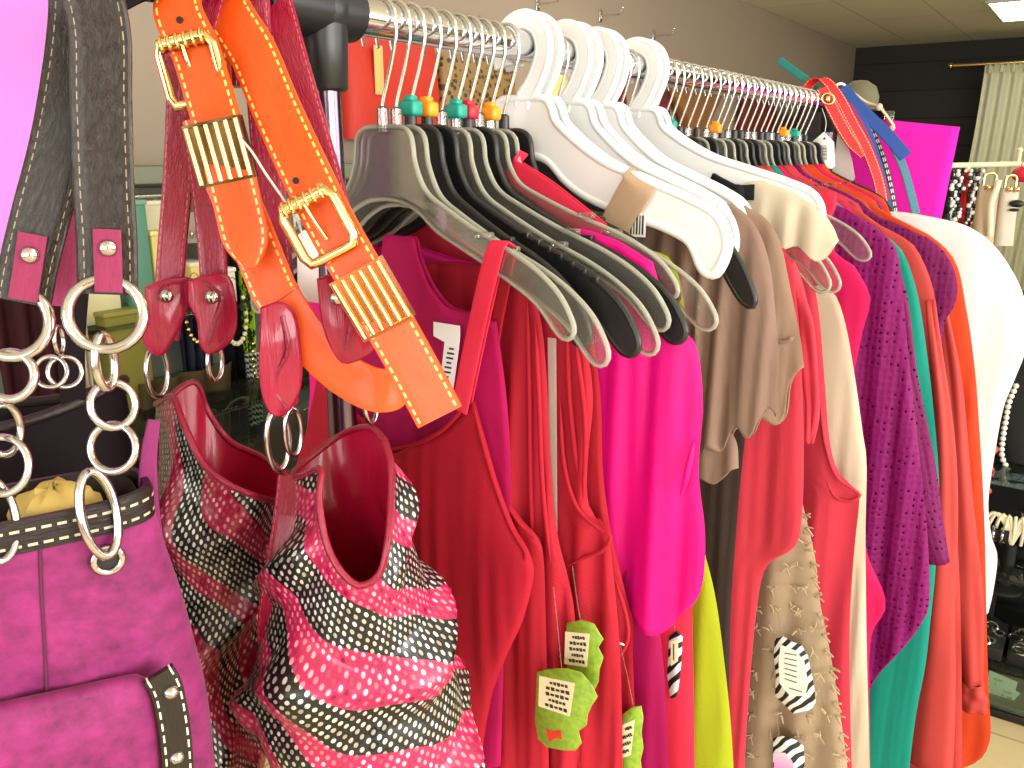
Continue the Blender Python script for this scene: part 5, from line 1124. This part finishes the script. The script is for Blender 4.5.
part('card', G().plate([(-.035, .035), (.032, .026), (.030, .004), (.042, .0), (.03, -.022), (.03, -.034), (-.012, -.034), (-.034, -.024), (-.028, -.008), (-.034, .004)], cf, .002), pm((236, 236, 205), .6), cdt)
tx = G()
for x0, x1, zz in ((-.022, -.002, .018), (-.018, -.014, .006), (.004, .024, -.006), (.0, .008, -.016), (.014, .026, -.018)): tx.box(cf((x0 + x1) / 2, zz, .002), (x1 - x0, .0015, .005), 0)
part('lettering', tx, pm((190, 196, 160)), cdt)
rz = random.Random(5)
for k in range(4):
    c = Vector((.42 + k * .13, YS + .12, .131)); t = thing('jewellery_tray', 'black tray of silver brooches on the low shelf of the case, %s from the left' % nth[k], 'jewellery tray', c, 'trays in the jewellery case')
    part('tray', G().box(c + Vector((0, 0, .018)), (.12, .16, .034), .004), black_m, t)
    for q in range(7): part('brooch', G().torus(c + Vector((rz.uniform(-.05, .05), rz.uniform(-.07, .04), .04)), (rz.uniform(-.4, .4), -.5, 1), rz.uniform(.008, .014), .0035, 1.5, n=14, m=6), steel, t)
for k, (x, y, z, s) in enumerate([(.405, YS + .10, .374, .8), (.50, YS + .20, .374, 1.0), (.60, YS + .10, .374, .9), (.43, YS + .24, .18, 1.5), (.56, YS + .16, .18, 1.6)]):
    c = Vector((x, y, z if z > .3 else .131)); t = thing('bracelet_stand', 'black velvet stand with silver cuffs, %s' % ['left one on the middle shelf of the case', 'tall one at the back of the middle shelf', 'right one on the middle shelf of the case', 'left one on the low shelf of the case', 'right one on the low shelf of the case'][k], 'jewellery stand', c, 'bracelet stands in the case')
    h_ = .10 * s
    part('bar', G().lathe([(.0001, 0), (.035, 0), (.035, .008), (.010, .014), (.010, h_), (.0001, h_)], c).tube([c + Vector((-.045, 0, h_)), c + Vector((.045, 0, h_))], .016, 14, 2, res=False), black_m, t)
    for q in range(4): part('cuff', G().torus(c + Vector((-.03 + .02 * q, 0, h_)), (1, 0, 0), .021, .0042, n=20, m=7), steel, t)
# white cord bunch
c = AY(1012, 540, YS + .12); c.z = .425
t = thing('bracelet_bunch', 'bunch of white cord bracelets spread over a stand in the case', 'bracelets', c)
for q in range(9):
    a = -1.1 + .28 * q; part('cord', G().tube([c, c + Vector((.022 * math.sin(a), -.008, .055)), c + Vector((.055 * math.sin(a), -.014, .085)), c + Vector((.075 * math.sin(a), -.01, .05)), c + Vector((.07 * math.sin(a), 0, .005))], .0042, 8), pm((236, 228, 196), .5), t)
part('base', G().lathe([(.0001, -.128), (.04, -.128), (.04, -.12), (.014, -.11), (.014, 0), (.0001, .004)], c), black_m, t)
# necklace bust with pearls
bx = Vector((AY(1026, 430, 2.52).x, 2.52, .626)); t = thing('necklace_bust', 'black velvet bust with a pearl string in the jewellery case', 'jewellery stand', bx)
part('bust', G().grid(36, 16, lambda i, j: (bx + Vector(((.05 + .10 * math.sin(min(1, j / 11) * 1.7)) * (1 if j < 12 else 1 - .62 * sm(11.5, 14, j)) * math.cos(2 * pi * i / 36), .055 * math.sin(2 * pi * i / 36), .30 * j / 15)), (i / 36, j / 15)), True, (True, True)), black_m, t)
pl = thing('pearl_necklace', 'string of white pearls on the black bust in the case', 'necklace', bx + Vector((0, -.06, .2)))
g = G()
for k in range(17):
    a = lin(-.9, .9, k / 16); g.ball(cr([AY(a_, b_, 2.44) for a_, b_ in [(1016, 386), (1009, 403), (1006, 420), (1003, 438), (1002, 456), (1008, 470)]], 17)[k], .0072, 10)
part('pearl_string', g, pm((240, 236, 226), .25), pl); part('cord', G().tube([AY(a_, b_, 2.441) for a_, b_ in [(1016, 386), (1009, 403), (1006, 420), (1003, 438), (1002, 456), (1008, 470)]], .0012, 6), pm((240, 236, 226), .25), pl)
p0 = AY(990, 445, 2.2); g = G().grid(18, 22, lambda i, j: ((p0.x - .012 + .03 * i / 17 * (.7 + .3 * math.sin(j * .9)), 2.2 + .012 * math.sin(i * 1.2 + j * .3), p0.z - .15 * j / 21), (i / 17 * .06, j / 21 * .15)))
single('scarf', g, cloth('orange ruffle', (228, 92, 60)), 'narrow orange ruffled scarf between the white blouse and the jewellery case', 'scarf', solid=.002)
# ================================================================== light
w = bpy.data.worlds.new('World'); bpy.context.scene.world = w; w.use_nodes = True
w.node_tree.nodes['Background'].inputs[0].default_value = (.85, .92, 1, 1); w.node_tree.nodes['Background'].inputs[1].default_value = .9
def area(name, loc, rot, sx, sy, e, col):
    l = bpy.data.lights.new(name, 'AREA'); l.shape = 'RECTANGLE'; l.size = sx; l.size_y = sy; l.energy = e; l.color = col
    o = bpy.data.objects.new(name, l); C.objects.link(o); o.location = loc; o.rotation_euler = rot; return o
for i, (a, b) in enumerate(WR): area('window_daylight', (X1 - .08, Y0 + (a + b) / 2, 1.575), (0, math.radians(90), 0), 1.6, b - a, [190, 90][i], (1, .97, .93))
for i, (a, b) in enumerate(WF): area('window_daylight', (X0 + (a + b) / 2, Y0 + .08, 1.45), (math.radians(90), 0, 0), b - a, 1.8, [80, 95][i], (1, .98, .95))
vs = bpy.context.scene.view_settings; vs.view_transform = 'Standard'; vs.look = 'None'; vs.gamma = 1; vs.use_curve_mapping = False; vs.exposure = 0.06
cy = bpy.context.scene.cycles
cy.use_denoising = True; cy.transparent_max_bounces = 32; cy.max_bounces = 8; cy.caustics_reflective = False; cy.caustics_refractive = False
